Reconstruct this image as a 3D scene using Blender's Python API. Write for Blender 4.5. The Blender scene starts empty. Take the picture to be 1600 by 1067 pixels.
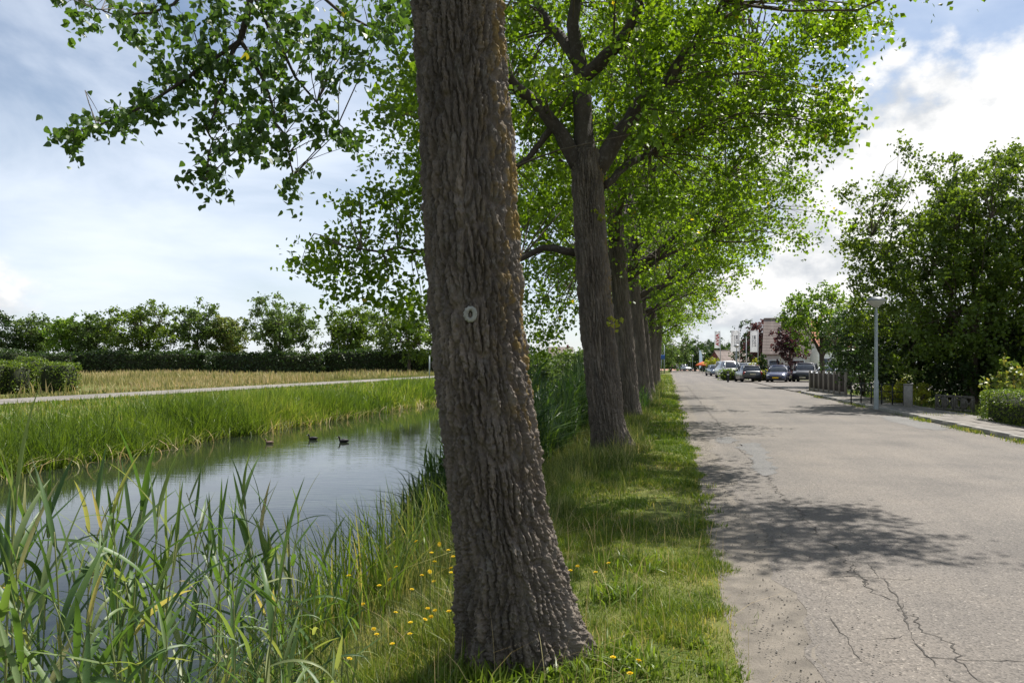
import bpy, math, random
import numpy as np
from mathutils import Vector, Matrix

# ------------------------------------------------------------------ camera, sky, sun, exposure
scene = bpy.context.scene
COL = scene.collection
F = 1200.0            # focal length in pixels of a 1600 px wide frame
CAMZ = 1.6
HOR = 568.0           # horizon row
cam_d = bpy.data.cameras.new('camera'); cam = bpy.data.objects.new('camera', cam_d); COL.objects.link(cam)
cam.location = (0, 0, CAMZ); cam.rotation_euler = (math.radians(90), 0, 0)
cam_d.sensor_width = 36.0; cam_d.lens = 36.0 * F / 1600.0
cam_d.shift_y = (HOR - 533.5) / 1600.0
cam_d.clip_start = 0.05; cam_d.clip_end = 6000
scene.camera = cam

SUN_AZ, SUN_EL = math.radians(46), math.radians(57)
SUNV = Vector((math.cos(SUN_EL) * math.sin(SUN_AZ), math.cos(SUN_EL) * math.cos(SUN_AZ), math.sin(SUN_EL)))
sun_d = bpy.data.lights.new('sun', 'SUN'); sun = bpy.data.objects.new('sun', sun_d); COL.objects.link(sun)
sun_d.energy = 5.0; sun_d.angle = math.radians(0.53); sun_d.color = (1.0, 0.955, 0.88)
sun.rotation_euler = (-SUNV).to_track_quat('-Z', 'Y').to_euler()

scene.view_settings.view_transform = 'Standard'; scene.view_settings.look = 'None'
scene.view_settings.gamma = 1.0; scene.view_settings.exposure = 0.82

world = bpy.data.worlds.new('World'); scene.world = world; world.use_nodes = True
def build_world():
    nt = world.node_tree; N = nt.nodes; L = nt.links
    N.clear()
    def node(t, **kw):
        n = N.new(t)
        for k, v in kw.items(): setattr(n, k, v)
        return n
    def math_(op, a, b=None, clamp=False):
        n = node('ShaderNodeMath', operation=op, use_clamp=clamp)
        for i, v in enumerate((a, b)):
            if v is None: continue
            if isinstance(v, (int, float)): n.inputs[i].default_value = v
            else: L.new(v, n.inputs[i])
        return n.outputs[0]
    def sstep(x, a, b):
        n = node('ShaderNodeMapRange', interpolation_type='SMOOTHSTEP')
        L.new(x, n.inputs[0]); n.inputs[1].default_value = a; n.inputs[2].default_value = b
        return n.outputs[0]
    out = node('ShaderNodeOutputWorld'); bg = node('ShaderNodeBackground')
    sky = node('ShaderNodeTexSky', sky_type='NISHITA')
    sky.sun_disc = False; sky.sun_elevation = SUN_EL; sky.sun_rotation = SUN_AZ
    sky.air_density = 1.0; sky.dust_density = 0.6; sky.ozone_density = 1.2
    tc = node('ShaderNodeTexCoord'); sep = node('ShaderNodeSeparateXYZ'); L.new(tc.outputs['Generated'], sep.inputs[0])
    X, Y, Z = sep.outputs
    az = math_('ARCTAN2', X, Y)                       # 0 ahead, + to the right
    el = math_('ARCSINE', Z)
    def cumulus(dz):
        e = math_('ADD', el, dz)
        cv = node('ShaderNodeCombineXYZ'); L.new(math_('SINE', az), cv.inputs[0]); L.new(math_('COSINE', az), cv.inputs[1]); L.new(math_('MULTIPLY', e, 1.5), cv.inputs[2])
        n1 = node('ShaderNodeTexNoise'); n1.inputs['Scale'].default_value = 5.2; n1.inputs['Detail'].default_value = 9; n1.inputs['Roughness'].default_value = 0.56
        L.new(cv.outputs[0], n1.inputs['Vector'])
        # big cumulus bank to the right: centre az 34 deg, el 12.5 deg, with smaller siblings round the sky
        tot = None
        for (a0, e0, wa, we, amp) in ((36, 11.5, 16, 7.0, .56), (24, 3.5, 16, 4.0, .30), (-38, 4, 8, 3.0, .15), (75, 16, 18, 9, .40), (-80, 15, 16, 7, .36), (130, 20, 20, 10, .4), (-140, 18, 22, 9, .4), (178, 14, 16, 8, .36)):
            da = math_('DIVIDE', math_('SUBTRACT', az, math.radians(a0)), math.radians(wa))
            de = math_('DIVIDE', math_('SUBTRACT', e, math.radians(e0)), math.radians(we))
            r2 = math_('ADD', math_('MULTIPLY', da, da), math_('MULTIPLY', de, de))
            g = math_('MULTIPLY', math_('POWER', 2.718, math_('MULTIPLY', r2, -0.8)), amp)
            tot = g if tot is None else math_('ADD', tot, g)
        return math_('ADD', math_('MULTIPLY_ADD', n1.outputs['Fac'], .8) if False else math_('ADD', math_('MULTIPLY', n1.outputs['Fac'], .8), .10), tot)
    c0 = cumulus(0.0); c1 = cumulus(0.04)
    cm = sstep(c0, 0.64, 0.73)
    # thin high veil
    cv = node('ShaderNodeCombineXYZ'); L.new(math_('ADD', math_('SINE', az), math_('MULTIPLY', el, .5)), cv.inputs[0]); L.new(math_('COSINE', az), cv.inputs[1]); L.new(math_('MULTIPLY', el, 2.6), cv.inputs[2])
    n2 = node('ShaderNodeTexNoise'); n2.inputs['Scale'].default_value = 2.3; n2.inputs['Detail'].default_value = 7; n2.inputs['Roughness'].default_value = 0.55; n2.inputs['Distortion'].default_value = 0.6
    L.new(cv.outputs[0], n2.inputs['Vector'])
    veil = sstep(n2.outputs['Fac'], 0.30, 0.72)
    low = sstep(el, 0.42, 0.02)
    veil = math_('MULTIPLY', math_('ADD', math_('MULTIPLY', veil, 0.64), math_('ADD', math_('MULTIPLY', low, 0.40), .03)), 1.0, True)
    # cumulus brightness: lit crest, grey belly
    crest = sstep(math_('SUBTRACT', c0, c1), -0.035, 0.10)
    thick = sstep(c0, 0.70, 1.05)
    cc = node('ShaderNodeMix', data_type='RGBA'); L.new(crest, cc.inputs[0]); cc.inputs[6].default_value = (5.9, 6.2, 6.6, 1); cc.inputs[7].default_value = (9.5, 9.45, 9.35, 1)
    m1 = node('ShaderNodeMix', data_type='RGBA'); L.new(veil, m1.inputs[0]); L.new(sky.outputs[0], m1.inputs[6]); m1.inputs[7].default_value = (8.5, 9.2, 10.3, 1)
    m2 = node('ShaderNodeMix', data_type='RGBA'); L.new(cm, m2.inputs[0]); L.new(m1.outputs[2], m2.inputs[6]); L.new(cc.outputs[2], m2.inputs[7])
    L.new(m2.outputs[2], bg.inputs[0]); bg.inputs[1].default_value = 0.065
    L.new(bg.outputs[0], out.inputs[0])
build_world()

# ------------------------------------------------------------------ frames and helpers
ALPHA = math.atan(0.2035); CA, SA = math.cos(ALPHA), math.sin(ALPHA)
def W(t, s, z=0.0):                                  # road frame (t right of the camera, s along the road) to world
    return Vector((t * CA + s * SA, -t * SA + s * CA, z))
def Wn(t, s, z):
    t = np.asarray(t, float); s = np.asarray(s, float); z = np.asarray(z, float)
    return np.stack([t * CA + s * SA, -t * SA + s * CA, z + 0 * t], -1)
def A(px, py, d): return Vector(((px - 800) / F * d, d, CAMZ - (py - HOR) / F * d))
def G(px, py, z=0.0):
    d = F * (CAMZ - z) / (py - HOR); return Vector(((px - 800) / F * d, d, z))
ROADANG = -ALPHA
RNG = np.random.default_rng(7)

def hash2(i, j, seed=0):
    n = (i.astype(np.int64) * 374761393 + j.astype(np.int64) * 668265263 + seed * 974711 + 12345) & 0x7fffffff
    n = ((n ^ (n >> 13)) * 1274126177) & 0x7fffffff
    n = ((n ^ (n >> 16)) * 2246822519) & 0x7fffffff
    return ((n ^ (n >> 15)) & 0xffffff) / float(0xffffff)
def vnoise(x, y, seed=0):
    x = np.asarray(x, float); y = np.asarray(y, float)
    i = np.floor(x).astype(np.int64); j = np.floor(y).astype(np.int64); fx = x - i; fy = y - j
    ux = fx * fx * (3 - 2 * fx); uy = fy * fy * (3 - 2 * fy)
    a = hash2(i, j, seed); b = hash2(i + 1, j, seed); c = hash2(i, j + 1, seed); d = hash2(i + 1, j + 1, seed)
    return (a * (1 - ux) + b * ux) * (1 - uy) + (c * (1 - ux) + d * ux) * uy
def fbm(x, y, seed=0, o=4):
    v = 0; a = 0.5; f = 1.0
    for k in range(o): v = v + a * vnoise(x * f, y * f, seed + k); a *= .5; f *= 2.03
    return v / (1 - .5 ** o)

def set_props(o, label=None, cat=None, group=None, kind=None):
    if label: o['label'] = label
    if cat: o['category'] = cat
    if group: o['group'] = group
    if kind: o['kind'] = kind
    return o
def raw_mesh(name, V, faces, mats=None, rnd=None, attrs=None, smooth=False, midx=None):
    """faces: list of integer arrays (n,k)"""
    me = bpy.data.meshes.new(name)
    V = np.asarray(V, np.float32).reshape(-1, 3)
    faces = [np.asarray(f, np.int32) for f in faces if len(f)]
    me.vertices.add(len(V)); me.vertices.foreach_set('co', V.ravel())
    nl = sum(f.size for f in faces); npoly = sum(len(f) for f in faces)
    me.loops.add(nl); me.loops.foreach_set('vertex_index', np.concatenate([f.ravel() for f in faces]))
    me.polygons.add(npoly)
    tot = np.concatenate([np.full(len(f), f.shape[1], np.int32) for f in faces])
    st = np.concatenate([[0], np.cumsum(tot)[:-1]]).astype(np.int32)
    me.polygons.foreach_set('loop_start', st); me.polygons.foreach_set('loop_total', tot)
    if smooth: me.polygons.foreach_set('use_smooth', np.ones(npoly, bool))
    for m in (mats or []): me.materials.append(m)
    if midx is not None: me.polygons.foreach_set('material_index', np.asarray(midx, np.int32))
    if rnd is not None:
        a = me.attributes.new('rnd', 'FLOAT', 'FACE'); a.data.foreach_set('value', np.asarray(rnd, np.float32))
    for k, v in (attrs or {}).items():
        a = me.attributes.new(k, 'FLOAT', 'POINT'); a.data.foreach_set('value', np.asarray(v, np.float32))
    me.update(calc_edges=True); me.validate()
    return me
def link(name, me, parent=None, loc=None, rz=None):
    o = bpy.data.objects.new(name, me); COL.objects.link(o)
    if parent is not None: o.parent = parent
    if loc is not None: o.location = loc
    if rz is not None: o.rotation_euler = (0, 0, rz)
    return o
def empty(name, loc=(0, 0, 0), rz=0.0, label=None, cat=None, group=None):
    o = bpy.data.objects.new(name, None); COL.objects.link(o); o.location = loc; o.rotation_euler = (0, 0, rz); o.empty_display_size = .2
    return set_props(o, label, cat, group)
def copy_tree(o, parent=None):
    c = o.copy(); COL.objects.link(c); c.parent = parent
    for ch in o.children: copy_tree(ch, c)
    return c

class MB:
    """collects simple shapes for one mesh"""
    def __init__(s): s.v = []; s.f = {}; s.n = 0; s.order = []
    def add(s, V, Fs):
        V = np.asarray(V, float).reshape(-1, 3)
        for f in Fs:
            f = np.asarray(f, int)
            if f.ndim == 1: f = f[None]
            s.f.setdefault(f.shape[1], []).append(f + s.n)
        s.v.append(V); s.n += len(V); return s
    def box(s, c, d, rz=0, bev=0.0, taper=1.0):
        x, y, z = np.array(d) / 2
        b = min(bev, x * .45, y * .45, z * .45)
        if b <= 0:
            V = np.array([[i * x * (taper if k > 0 else 1), j * y * (taper if k > 0 else 1), k * z] for k in (-1, 1) for j in (-1, 1) for i in (-1, 1)], float)
            Fs = [[0, 2, 3, 1], [4, 5, 7, 6], [0, 1, 5, 4], [2, 6, 7, 3], [0, 4, 6, 2], [1, 3, 7, 5]]
        else:
            ring = [(-x + b, -y), (x - b, -y), (x, -y + b), (x, y - b), (x - b, y), (-x + b, y), (-x, y - b), (-x, -y + b)]
            inner = [(math.copysign(max(abs(p) - b, 0), p), math.copysign(max(abs(q) - b, 0), q)) for p, q in ring]
            V = np.array([(p, q, -z) for p, q in inner] + [(p, q, -z + b) for p, q in ring] + [(p * taper, q * taper, z - b) for p, q in ring] + [(p * taper, q * taper, z) for p, q in inner])
            Fs = [[7, 6, 5, 4, 3, 2, 1, 0], [24, 25, 26, 27, 28, 29, 30, 31]]
            for r in range(3):
                for i in range(8): Fs.append([r * 8 + i, r * 8 + (i + 1) % 8, r * 8 + 8 + (i + 1) % 8, r * 8 + 8 + i])
        if rz:
            cz, sz = math.cos(rz), math.sin(rz); V = np.stack([V[:, 0] * cz - V[:, 1] * sz, V[:, 0] * sz + V[:, 1] * cz, V[:, 2]], -1)
        return s.add(V + np.array(c), Fs)
    def quad(s, a, b, c, d): return s.add([a, b, c, d], [[0, 1, 2, 3]])
    def tube(s, pts, rad, n=8, cap=True):
        V, Fs = tube_vf(pts, rad, n); s.add(V, [Fs])
        if cap:
            m = len(pts); s.f.setdefault(n, []).append(np.array([[s.n - n + i for i in range(n)]])); s.f[n].append(np.array([[s.n - m * n + i for i in range(n)][::-1]]))
        return s
    def lathe(s, prof, c=(0, 0, 0), n=16, axis='z'):
        P = np.array(prof, float); a = np.arange(n) * 2 * math.pi / n
        V = np.stack([P[:, None, 0] * np.cos(a), P[:, None, 0] * np.sin(a), P[:, None, 1] + 0 * a], -1).reshape(-1, 3)
        if axis == 'y': V = V[:, [0, 2, 1]] * np.array([1, 1, -1])
        if axis == 'x': V = V[:, [2, 0, 1]]
        m = len(P); i = np.arange(m - 1)[:, None] * n; j = np.arange(n)[None]
        Fs = np.stack([i + j, i + (j + 1) % n, i + n + (j + 1) % n, i + n + j], -1).reshape(-1, 4)
        return s.add(V + np.array(c), [Fs])
    def mesh(s, name, mat, smooth=False):
        return raw_mesh(name, np.concatenate(s.v), [np.concatenate(v) for v in s.f.values()], [mat], smooth=smooth)
    def obj(s, name, mat, parent=None, smooth=False, loc=None, rz=None): return link(name, s.mesh(name, mat, smooth), parent, loc, rz)

def tube_vf(pts, rad, n=8):
    P = np.array([tuple(p) for p in pts], float); R = np.broadcast_to(np.asarray(rad, float), (len(P),))
    T = np.gradient(P, axis=0); T /= np.linalg.norm(T, axis=1, keepdims=True) + 1e-9
    ref = np.array([1., 0, 0]) if abs(T[0, 0]) < .8 else np.array([0, 1., 0])
    U = []; u = ref
    for t in T:
        u = u - t * (u @ t); u = u / (np.linalg.norm(u) + 1e-9); U.append(u)
    U = np.array(U); Vv = np.cross(T, U); a = np.arange(n) * 2 * math.pi / n
    V = P[:, None] + R[:, None, None] * (U[:, None] * np.cos(a)[None, :, None] + Vv[:, None] * np.sin(a)[None, :, None])
    i = np.arange(len(P) - 1)[:, None] * n; j = np.arange(n)[None]
    Fs = np.stack([i + j, i + (j + 1) % n, i + n + (j + 1) % n, i + n + j], -1).reshape(-1, 4)
    return V.reshape(-1, 3), Fs
def spline(pts, m):
    """Catmull-Rom through pts (k,dim) -> m samples"""
    P = np.array([tuple(p) for p in pts], float); k = len(P)
    Q = np.vstack([2 * P[0] - P[1], P, 2 * P[-1] - P[-2]]); x = np.linspace(0, k - 1 - 1e-6, m); i = x.astype(int); f = (x - i)[:, None]
    a, b, c, d = Q[i], Q[i + 1], Q[i + 2], Q[i + 3]
    return .5 * (2 * b + (c - a) * f + (2 * a - 5 * b + 4 * c - d) * f ** 2 + (3 * b - a - 3 * c + d) * f ** 3)

# ------------------------------------------------------------------ materials
def new_mat(name):
    m = bpy.data.materials.new(name); m.use_nodes = True; nt = m.node_tree
    return m, nt, nt.nodes, nt.links, nt.nodes['Principled BSDF']
def ramp(N, stops):
    r = N.new('ShaderNodeValToRGB'); e = r.color_ramp.elements
    while len(e) < len(stops): e.new(.5)
    for i, (p, c) in enumerate(stops): e[i].position = p; e[i].color = (*c, 1)
    return r
def noise(N, L, scale, detail=5, rough=.55, coord='Object', vscale=None, src=None):
    n = N.new('ShaderNodeTexNoise'); n.inputs['Scale'].default_value = scale; n.inputs['Detail'].default_value = detail; n.inputs['Roughness'].default_value = rough
    if src is None:
        tc = N.new('ShaderNodeTexCoord'); src = tc.outputs[coord]
    if vscale:
        mp = N.new('ShaderNodeMapping'); mp.inputs['Scale'].default_value = vscale; L.new(src, mp.inputs[0]); src = mp.outputs[0]
    L.new(src, n.inputs['Vector']); return n
def mat_surf(name, stops, scale=3.0, rough=.8, bump=0.0, bscale=None, bdist=.01, spec=.3, metal=0.0, detail=6, vscale=None, coat=0.0):
    m, nt, N, L, P = new_mat(name)
    if len(stops) == 1: c = stops[0]; stops = [(.3, tuple(x * .88 for x in c)), (.7, tuple(min(1, x * 1.1) for x in c))]
    n = noise(N, L, scale, detail, vscale=vscale); r = ramp(N, stops); L.new(n.outputs['Fac'], r.inputs[0]); L.new(r.outputs[0], P.inputs['Base Color'])
    P.inputs['Roughness'].default_value = rough; P.inputs['Specular IOR Level'].default_value = spec; P.inputs['Metallic'].default_value = metal; P.inputs['Coat Weight'].default_value = coat
    if bump:
        nb = noise(N, L, bscale or scale * 6, 6, .6, vscale=vscale); b = N.new('ShaderNodeBump'); b.inputs['Strength'].default_value = bump; b.inputs['Distance'].default_value = bdist
        L.new(nb.outputs['Fac'], b.inputs['Height']); L.new(b.outputs[0], P.inputs['Normal'])
    return m
def mat_leaf(name, stops, trans=.45, tcol=(1.5, 1.5, .7), rough=.45, spec=.35, use='attr'):
    """thin leaf: reflected + transmitted light; stops over a per-leaf random number"""
    m, nt, N, L, P = new_mat(name); out = N['Material Output']
    if use == 'attr': a = N.new('ShaderNodeAttribute'); a.attribute_name = 'rnd'; fac = a.outputs['Fac']
    else: a = N.new('ShaderNodeObjectInfo'); fac = a.outputs['Random']
    r = ramp(N, stops); L.new(fac, r.inputs[0]); L.new(r.outputs[0], P.inputs['Base Color'])
    P.inputs['Roughness'].default_value = rough; P.inputs['Specular IOR Level'].default_value = spec
    t = N.new('ShaderNodeBsdfTranslucent'); mx = N.new('ShaderNodeMix'); mx.data_type = 'RGBA'; mx.blend_type = 'MULTIPLY'; mx.inputs[0].default_value = 1
    L.new(r.outputs[0], mx.inputs[6]); mx.inputs[7].default_value = (*tcol, 1); L.new(mx.outputs[2], t.inputs[0])
    ms = N.new('ShaderNodeMixShader'); ms.inputs[0].default_value = trans; L.new(P.outputs[0], ms.inputs[1]); L.new(t.outputs[0], ms.inputs[2]); L.new(ms.outputs[0], out.inputs[0])
    return m
M = {}
M['poplar_leaf'] = mat_leaf('poplar_leaf', [(0, (.045, .082, .010)), (.55, (.090, .155, .016)), (.93, (.145, .215, .022)), (1, (.34, .27, .03))], .5, (2.5, 2.4, .6))
M['near_leaf'] = mat_leaf('near_leaf', [(0, (.042, .085, .022)), (.6, (.07, .13, .028)), (.97, (.10, .17, .034)), (1, (.35, .30, .04))], .36, (1.8, 1.8, .7))
M['near_leaf_obj'] = mat_leaf('near_leaf_single', [(0, (.042, .085, .022)), (.6, (.07, .13, .028)), (1, (.10, .17, .034))], .36, (1.8, 1.8, .7), use='obj')
M['cherry_leaf'] = mat_leaf('cherry_leaf', [(0, (.05, .085, .018)), (.6, (.085, .135, .024)), (1, (.13, .18, .034))], .42, (2.1, 2.0, .7), rough=.38)
M['far_leaf'] = mat_leaf('far_leaf', [(0, (.055, .088, .028)), (.6, (.095, .14, .042)), (1, (.15, .19, .055))], .42, (1.7, 1.8, .9))
M['dark_leaf'] = mat_leaf('dark_leaf', [(0, (.022, .042, .013)), (.6, (.04, .07, .02)), (1, (.075, .11, .03))], .3, (1.5, 1.7, .8))
M['hedge_leaf'] = mat_leaf('hedge_leaf', [(0, (.05, .085, .016)), (.6, (.10, .15, .024)), (1, (.18, .22, .04))], .4, (1.6, 1.7, .7))
M['purple_leaf'] = mat_leaf('purple_leaf', [(0, (.035, .016, .020)), (.6, (.07, .032, .035)), (1, (.16, .08, .07))], .35, (1.6, 1.2, 1.1))
M['yellow_leaf'] = mat_leaf('yellow_leaf', [(0, (.12, .17, .02)), (.6, (.28, .30, .03)), (1, (.45, .36, .06))], .4, (1.4, 1.4, .7))
M['hydrangea_leaf'] = mat_leaf('hydrangea_leaf', [(0, (.09, .15, .03)), (.5, (.20, .26, .05)), (.8, (.42, .34, .08)), (1, (.5, .28, .14))], .35, (1.3, 1.3, .7))
M['maple_leaf'] = mat_leaf('maple_leaf', [(0, (.05, .10, .015)), (.6, (.10, .17, .025)), (1, (.20, .26, .04))], .45, (2.0, 2.0, .8))
M['grass'] = mat_leaf('grass_blade', [(0, (.045, .10, .014)), (.45, (.085, .15, .02)), (.75, (.15, .19, .035)), (1, (.30, .25, .10))], .35, (1.6, 1.6, .8), rough=.5)
M['verge_grass'] = mat_leaf('verge_grass_blade', [(0, (.055, .10, .012)), (.5, (.125, .18, .02)), (.8, (.25, .26, .05)), (1, (.52, .41, .20))], .35, (1.6, 1.6, .8), rough=.5)
M['slope_grass'] = mat_leaf('slope_grass_blade', [(0, (.055, .09, .018)), (.5, (.14, .18, .04)), (.8, (.29, .28, .11)), (1, (.50, .40, .23))], .35, (1.5, 1.5, .8), rough=.5)
M['dry_grass'] = mat_leaf('dry_grass_blade', [(0, (.10, .14, .03)), (.4, (.22, .22, .075)), (.7, (.42, .33, .16)), (1, (.52, .40, .24))], .3, (1.2, 1.15, .9), rough=.6)
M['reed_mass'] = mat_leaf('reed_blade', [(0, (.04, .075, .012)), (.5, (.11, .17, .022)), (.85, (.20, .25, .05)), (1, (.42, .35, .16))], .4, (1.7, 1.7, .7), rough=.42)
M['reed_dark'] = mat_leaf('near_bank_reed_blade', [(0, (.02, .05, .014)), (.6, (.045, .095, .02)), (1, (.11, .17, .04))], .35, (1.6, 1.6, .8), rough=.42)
M['reed_leaf'] = mat_leaf('reed_leaf', [(0, (.045, .09, .028)), (.5, (.085, .15, .042)), (.85, (.15, .20, .085)), (.95, (.24, .26, .12)), (1, (.38, .31, .17))], .36, (1.9, 1.9, .7), rough=.45, spec=.35, use='obj')
M['reed_stem'] = mat_surf('reed_stem', [(.3, (.10, .15, .035)), (.7, (.20, .20, .08))], 8, .5)
M['petal'] = mat_leaf('petal', [(0, (.78, .56, .01)), (1, (.85, .66, .02))], .25, (1, 1, 1), use='obj')
M['flower_stem'] = mat_surf('flower_stem', [(.08, .13, .03)], 10, .6)
def mat_bark(name, dark, light, attr=True, bump=.5):
    m, nt, N, L, P = new_mat(name)
    n1 = noise(N, L, 5, 6, .6, vscale=(1, 1, .3)); r = ramp(N, [(.28, dark), (.72, light)]); L.new(n1.outputs['Fac'], r.inputs[0]); col = r.outputs[0]
    n2 = noise(N, L, 90, 4, .6)
    mx = N.new('ShaderNodeMix'); mx.data_type = 'RGBA'; mx.blend_type = 'OVERLAY'; mx.inputs[0].default_value = .55; L.new(col, mx.inputs[6]); L.new(n2.outputs['Fac'], mx.inputs[7]); col = mx.outputs[2]
    pa = N.new('ShaderNodeAttribute'); pa.attribute_name = 'plate'; rp = ramp(N, [(0, (.78, .78, .79)), (1, (1.28, 1.25, 1.2))]); L.new(pa.outputs['Fac'], rp.inputs[0]); mp_ = N.new('ShaderNodeMix'); mp_.data_type = 'RGBA'; mp_.blend_type = 'MULTIPLY'; mp_.inputs[0].default_value = 1; L.new(col, mp_.inputs[6]); L.new(rp.outputs[0], mp_.inputs[7]); col = mp_.outputs[2]
    n5 = noise(N, L, 14, 5, .7); r5 = ramp(N, [(.54, (0, 0, 0)), (.68, (.42, .42, .42))]); L.new(n5.outputs['Fac'], r5.inputs[0]); m5 = N.new('ShaderNodeMix'); m5.data_type = 'RGBA'; L.new(r5.outputs[0], m5.inputs[0]); L.new(col, m5.inputs[6]); m5.inputs[7].default_value = (.18, .175, .158, 1); col = m5.outputs[2]
    if attr:
        a = N.new('ShaderNodeAttribute'); a.attribute_name = 'lichen'; m2 = N.new('ShaderNodeMix'); m2.data_type = 'RGBA'; L.new(a.outputs['Fac'], m2.inputs[0]); L.new(col, m2.inputs[6])
        n4 = noise(N, L, 40, 3); r4 = ramp(N, [(.3, (.12, .09, .03)), (.7, (.27, .17, .04))]); L.new(n4.outputs['Fac'], r4.inputs[0]); L.new(r4.outputs[0], m2.inputs[7]); col = m2.outputs[2]
    L.new(col, P.inputs['Base Color']); P.inputs['Roughness'].default_value = .85; P.inputs['Specular IOR Level'].default_value = .25
    n3 = noise(N, L, 60, 8, .65, vscale=(1, 1, .45)); b = N.new('ShaderNodeBump'); b.inputs['Strength'].default_value = bump * 1.6; b.inputs['Distance'].default_value = .014; L.new(n3.outputs['Fac'], b.inputs['Height']); L.new(b.outputs[0], P.inputs['Normal'])
    return m
M['bark'] = mat_bark('poplar_bark', (.066, .055, .046), (.16, .137, .116))
M['limb_bark'] = mat_bark('limb_bark', (.045, .037, .03), (.11, .09, .073), attr=False, bump=.8)
M['twig'] = mat_surf('twig_bark', [(.10, .08, .06)], 6, .85)
M['dark_bark'] = mat_surf('dark_bark', [(.3, (.05, .04, .03)), (.7, (.11, .09, .07))], 4, .9, .5)
M['scar'] = mat_surf('healed_wood', [(.3, (.20, .205, .185)), (.7, (.36, .365, .33))], 30, .8, .5)
M['hole'] = mat_surf('rotten_wood', [(.03, .028, .022)], 20, .9)
M['core'] = mat_surf('inner_twigs', [(.3, (.012, .018, .008)), (.7, (.03, .035, .015))], 5, .95)

# ------------------------------------------------------------------ ground, road, water
WATER_Z = -0.8
def ground_z(t, s):
    t = np.asarray(t, float); s = np.asarray(s, float)
    tp = [-3000, -60, -29, -24, -18.5, -15.2, -14.0, -12.6, -4.6, -3.6, -3.0, -2.2, -1.3, -.4, .25, .5, 1.2, 6.6, 7.3, 9.0, 3000]
    zp = [0, 0.02, .0, -.01, -.1, -.55, -.83, -1.7, -1.7, -1.0, -.78, -.42, -.10, .0, -.008, -.045, -.05, -.05, -.03, .03, .03]
    z = np.interp(t, tp, zp)
    bumpy = (fbm(t * 1.1 + 50, s * 1.1 + 50, 3) - .5) * .14 * ((t > -3.4) & (t < .3)) + (fbm(t * .6 + 9, s * .6 + 9, 5) - .5) * .16 * ((t < -15) & (t > -24))
    fade = np.clip((.5 - t) / .6, 0, 1) * np.clip((t + 3.4) / .8, 0, 1) + ((t < -15) & (t > -24))
    # the bank rides up a little round the second tree
    return z + bumpy * fade + .10 * np.exp(-((t + 1.1) ** 2 / 1.2 + (s - 13) ** 2 / 6))
def grid_mesh(name, ts, ss, zf, mat, smooth=True):
    T, S = np.meshgrid(ts, ss); V = Wn(T, S, zf(T, S)).reshape(-1, 3); a, b = len(ts), len(ss)
    i = np.arange(b - 1)[:, None] * a; j = np.arange(a - 1)[None]
    return raw_mesh(name, V, [np.stack([i + j, i + j + 1, i + a + j + 1, i + a + j], -1).reshape(-1, 4)], [mat], smooth=smooth)
def mat_ground():
    m, nt, N, L, P = new_mat('earth_and_turf')
    n = noise(N, L, .9, 8, .62); r = ramp(N, [(.30, (.055, .075, .018)), (.5, (.10, .115, .03)), (.68, (.17, .15, .06)), (.8, (.21, .165, .10))]); L.new(n.outputs['Fac'], r.inputs[0]); L.new(r.outputs[0], P.inputs['Base Color'])
    P.inputs['Roughness'].default_value = .95; P.inputs['Specular IOR Level'].default_value = .1
    nb = noise(N, L, 25, 6); b = N.new('ShaderNodeBump'); b.inputs['Strength'].default_value = .7; b.inputs['Distance'].default_value = .03; L.new(nb.outputs['Fac'], b.inputs['Height']); L.new(b.outputs[0], P.inputs['Normal'])
    return m
M['ground'] = mat_ground()
ts = np.unique(np.concatenate([[-3000, -1200, -500, -200, -100, -60, -40], np.arange(-29, -12, .5), np.arange(-12.6, -4.6, 2.), np.arange(-4.6, 1.3, .16), [2.5, 5, 6.6, 7.3, 8, 9, 12, 20, 50, 150, 500, 1200, 3000]]))
ss = np.unique(np.concatenate([[-400, -100, -30, -10, -4], np.arange(-2, 26, .2), np.arange(26, 80, 1.), [90, 110, 140, 180, 240, 330, 500, 900, 1600, 4000]]))
set_props(link('ground', grid_mesh('ground', ts, ss, ground_z, M['ground'])), kind='structure')

def mat_water():
    m, nt, N, L, P = new_mat('canal_water')
    P.inputs['Base Color'].default_value = (.018, .024, .014, 1); P.inputs['Roughness'].default_value = .015; P.inputs['IOR'].default_value = 1.333; P.inputs['Specular IOR Level'].default_value = .5
    tc = N.new('ShaderNodeTexCoord')
    n1 = noise(N, L, 1.0, 3, .5, vscale=(2.2, 9.0, 1), src=tc.outputs['Object']); n2 = noise(N, L, 1.0, 2, .5, vscale=(.5, 1.3, 1), src=tc.outputs['Object'])
    n3 = noise(N, L, 1.0, 2, .5, vscale=(.09, .16, 1), src=tc.outputs['Object']); r3 = ramp(N, [(.35, (.15,) * 3), (.65, (1,) * 3)]); L.new(n3.outputs['Fac'], r3.inputs[0])
    ad = N.new('ShaderNodeMath'); ad.operation = 'MULTIPLY_ADD'; L.new(n2.outputs['Fac'], ad.inputs[0]); ad.inputs[1].default_value = 1.4; L.new(n1.outputs['Fac'], ad.inputs[2])
    ml = N.new('ShaderNodeMath'); ml.operation = 'MULTIPLY'; L.new(ad.outputs[0], ml.inputs[0]); L.new(r3.outputs[0], ml.inputs[1])
    b = N.new('ShaderNodeBump'); b.inputs['Strength'].default_value = .5; b.inputs['Distance'].default_value = .006; L.new(ml.outputs[0], b.inputs['Height']); L.new(b.outputs[0], P.inputs['Normal'])
    return m
M['water'] = mat_water()
set_props(link('canal_water', grid_mesh('canal_water', np.array([-15.3, -10, -6, -2.6]), np.array([-60, 0, 30, 80, 200, 500.]), lambda T, S: 0 * T + WATER_Z, M['water'], False)), kind='structure')

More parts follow.
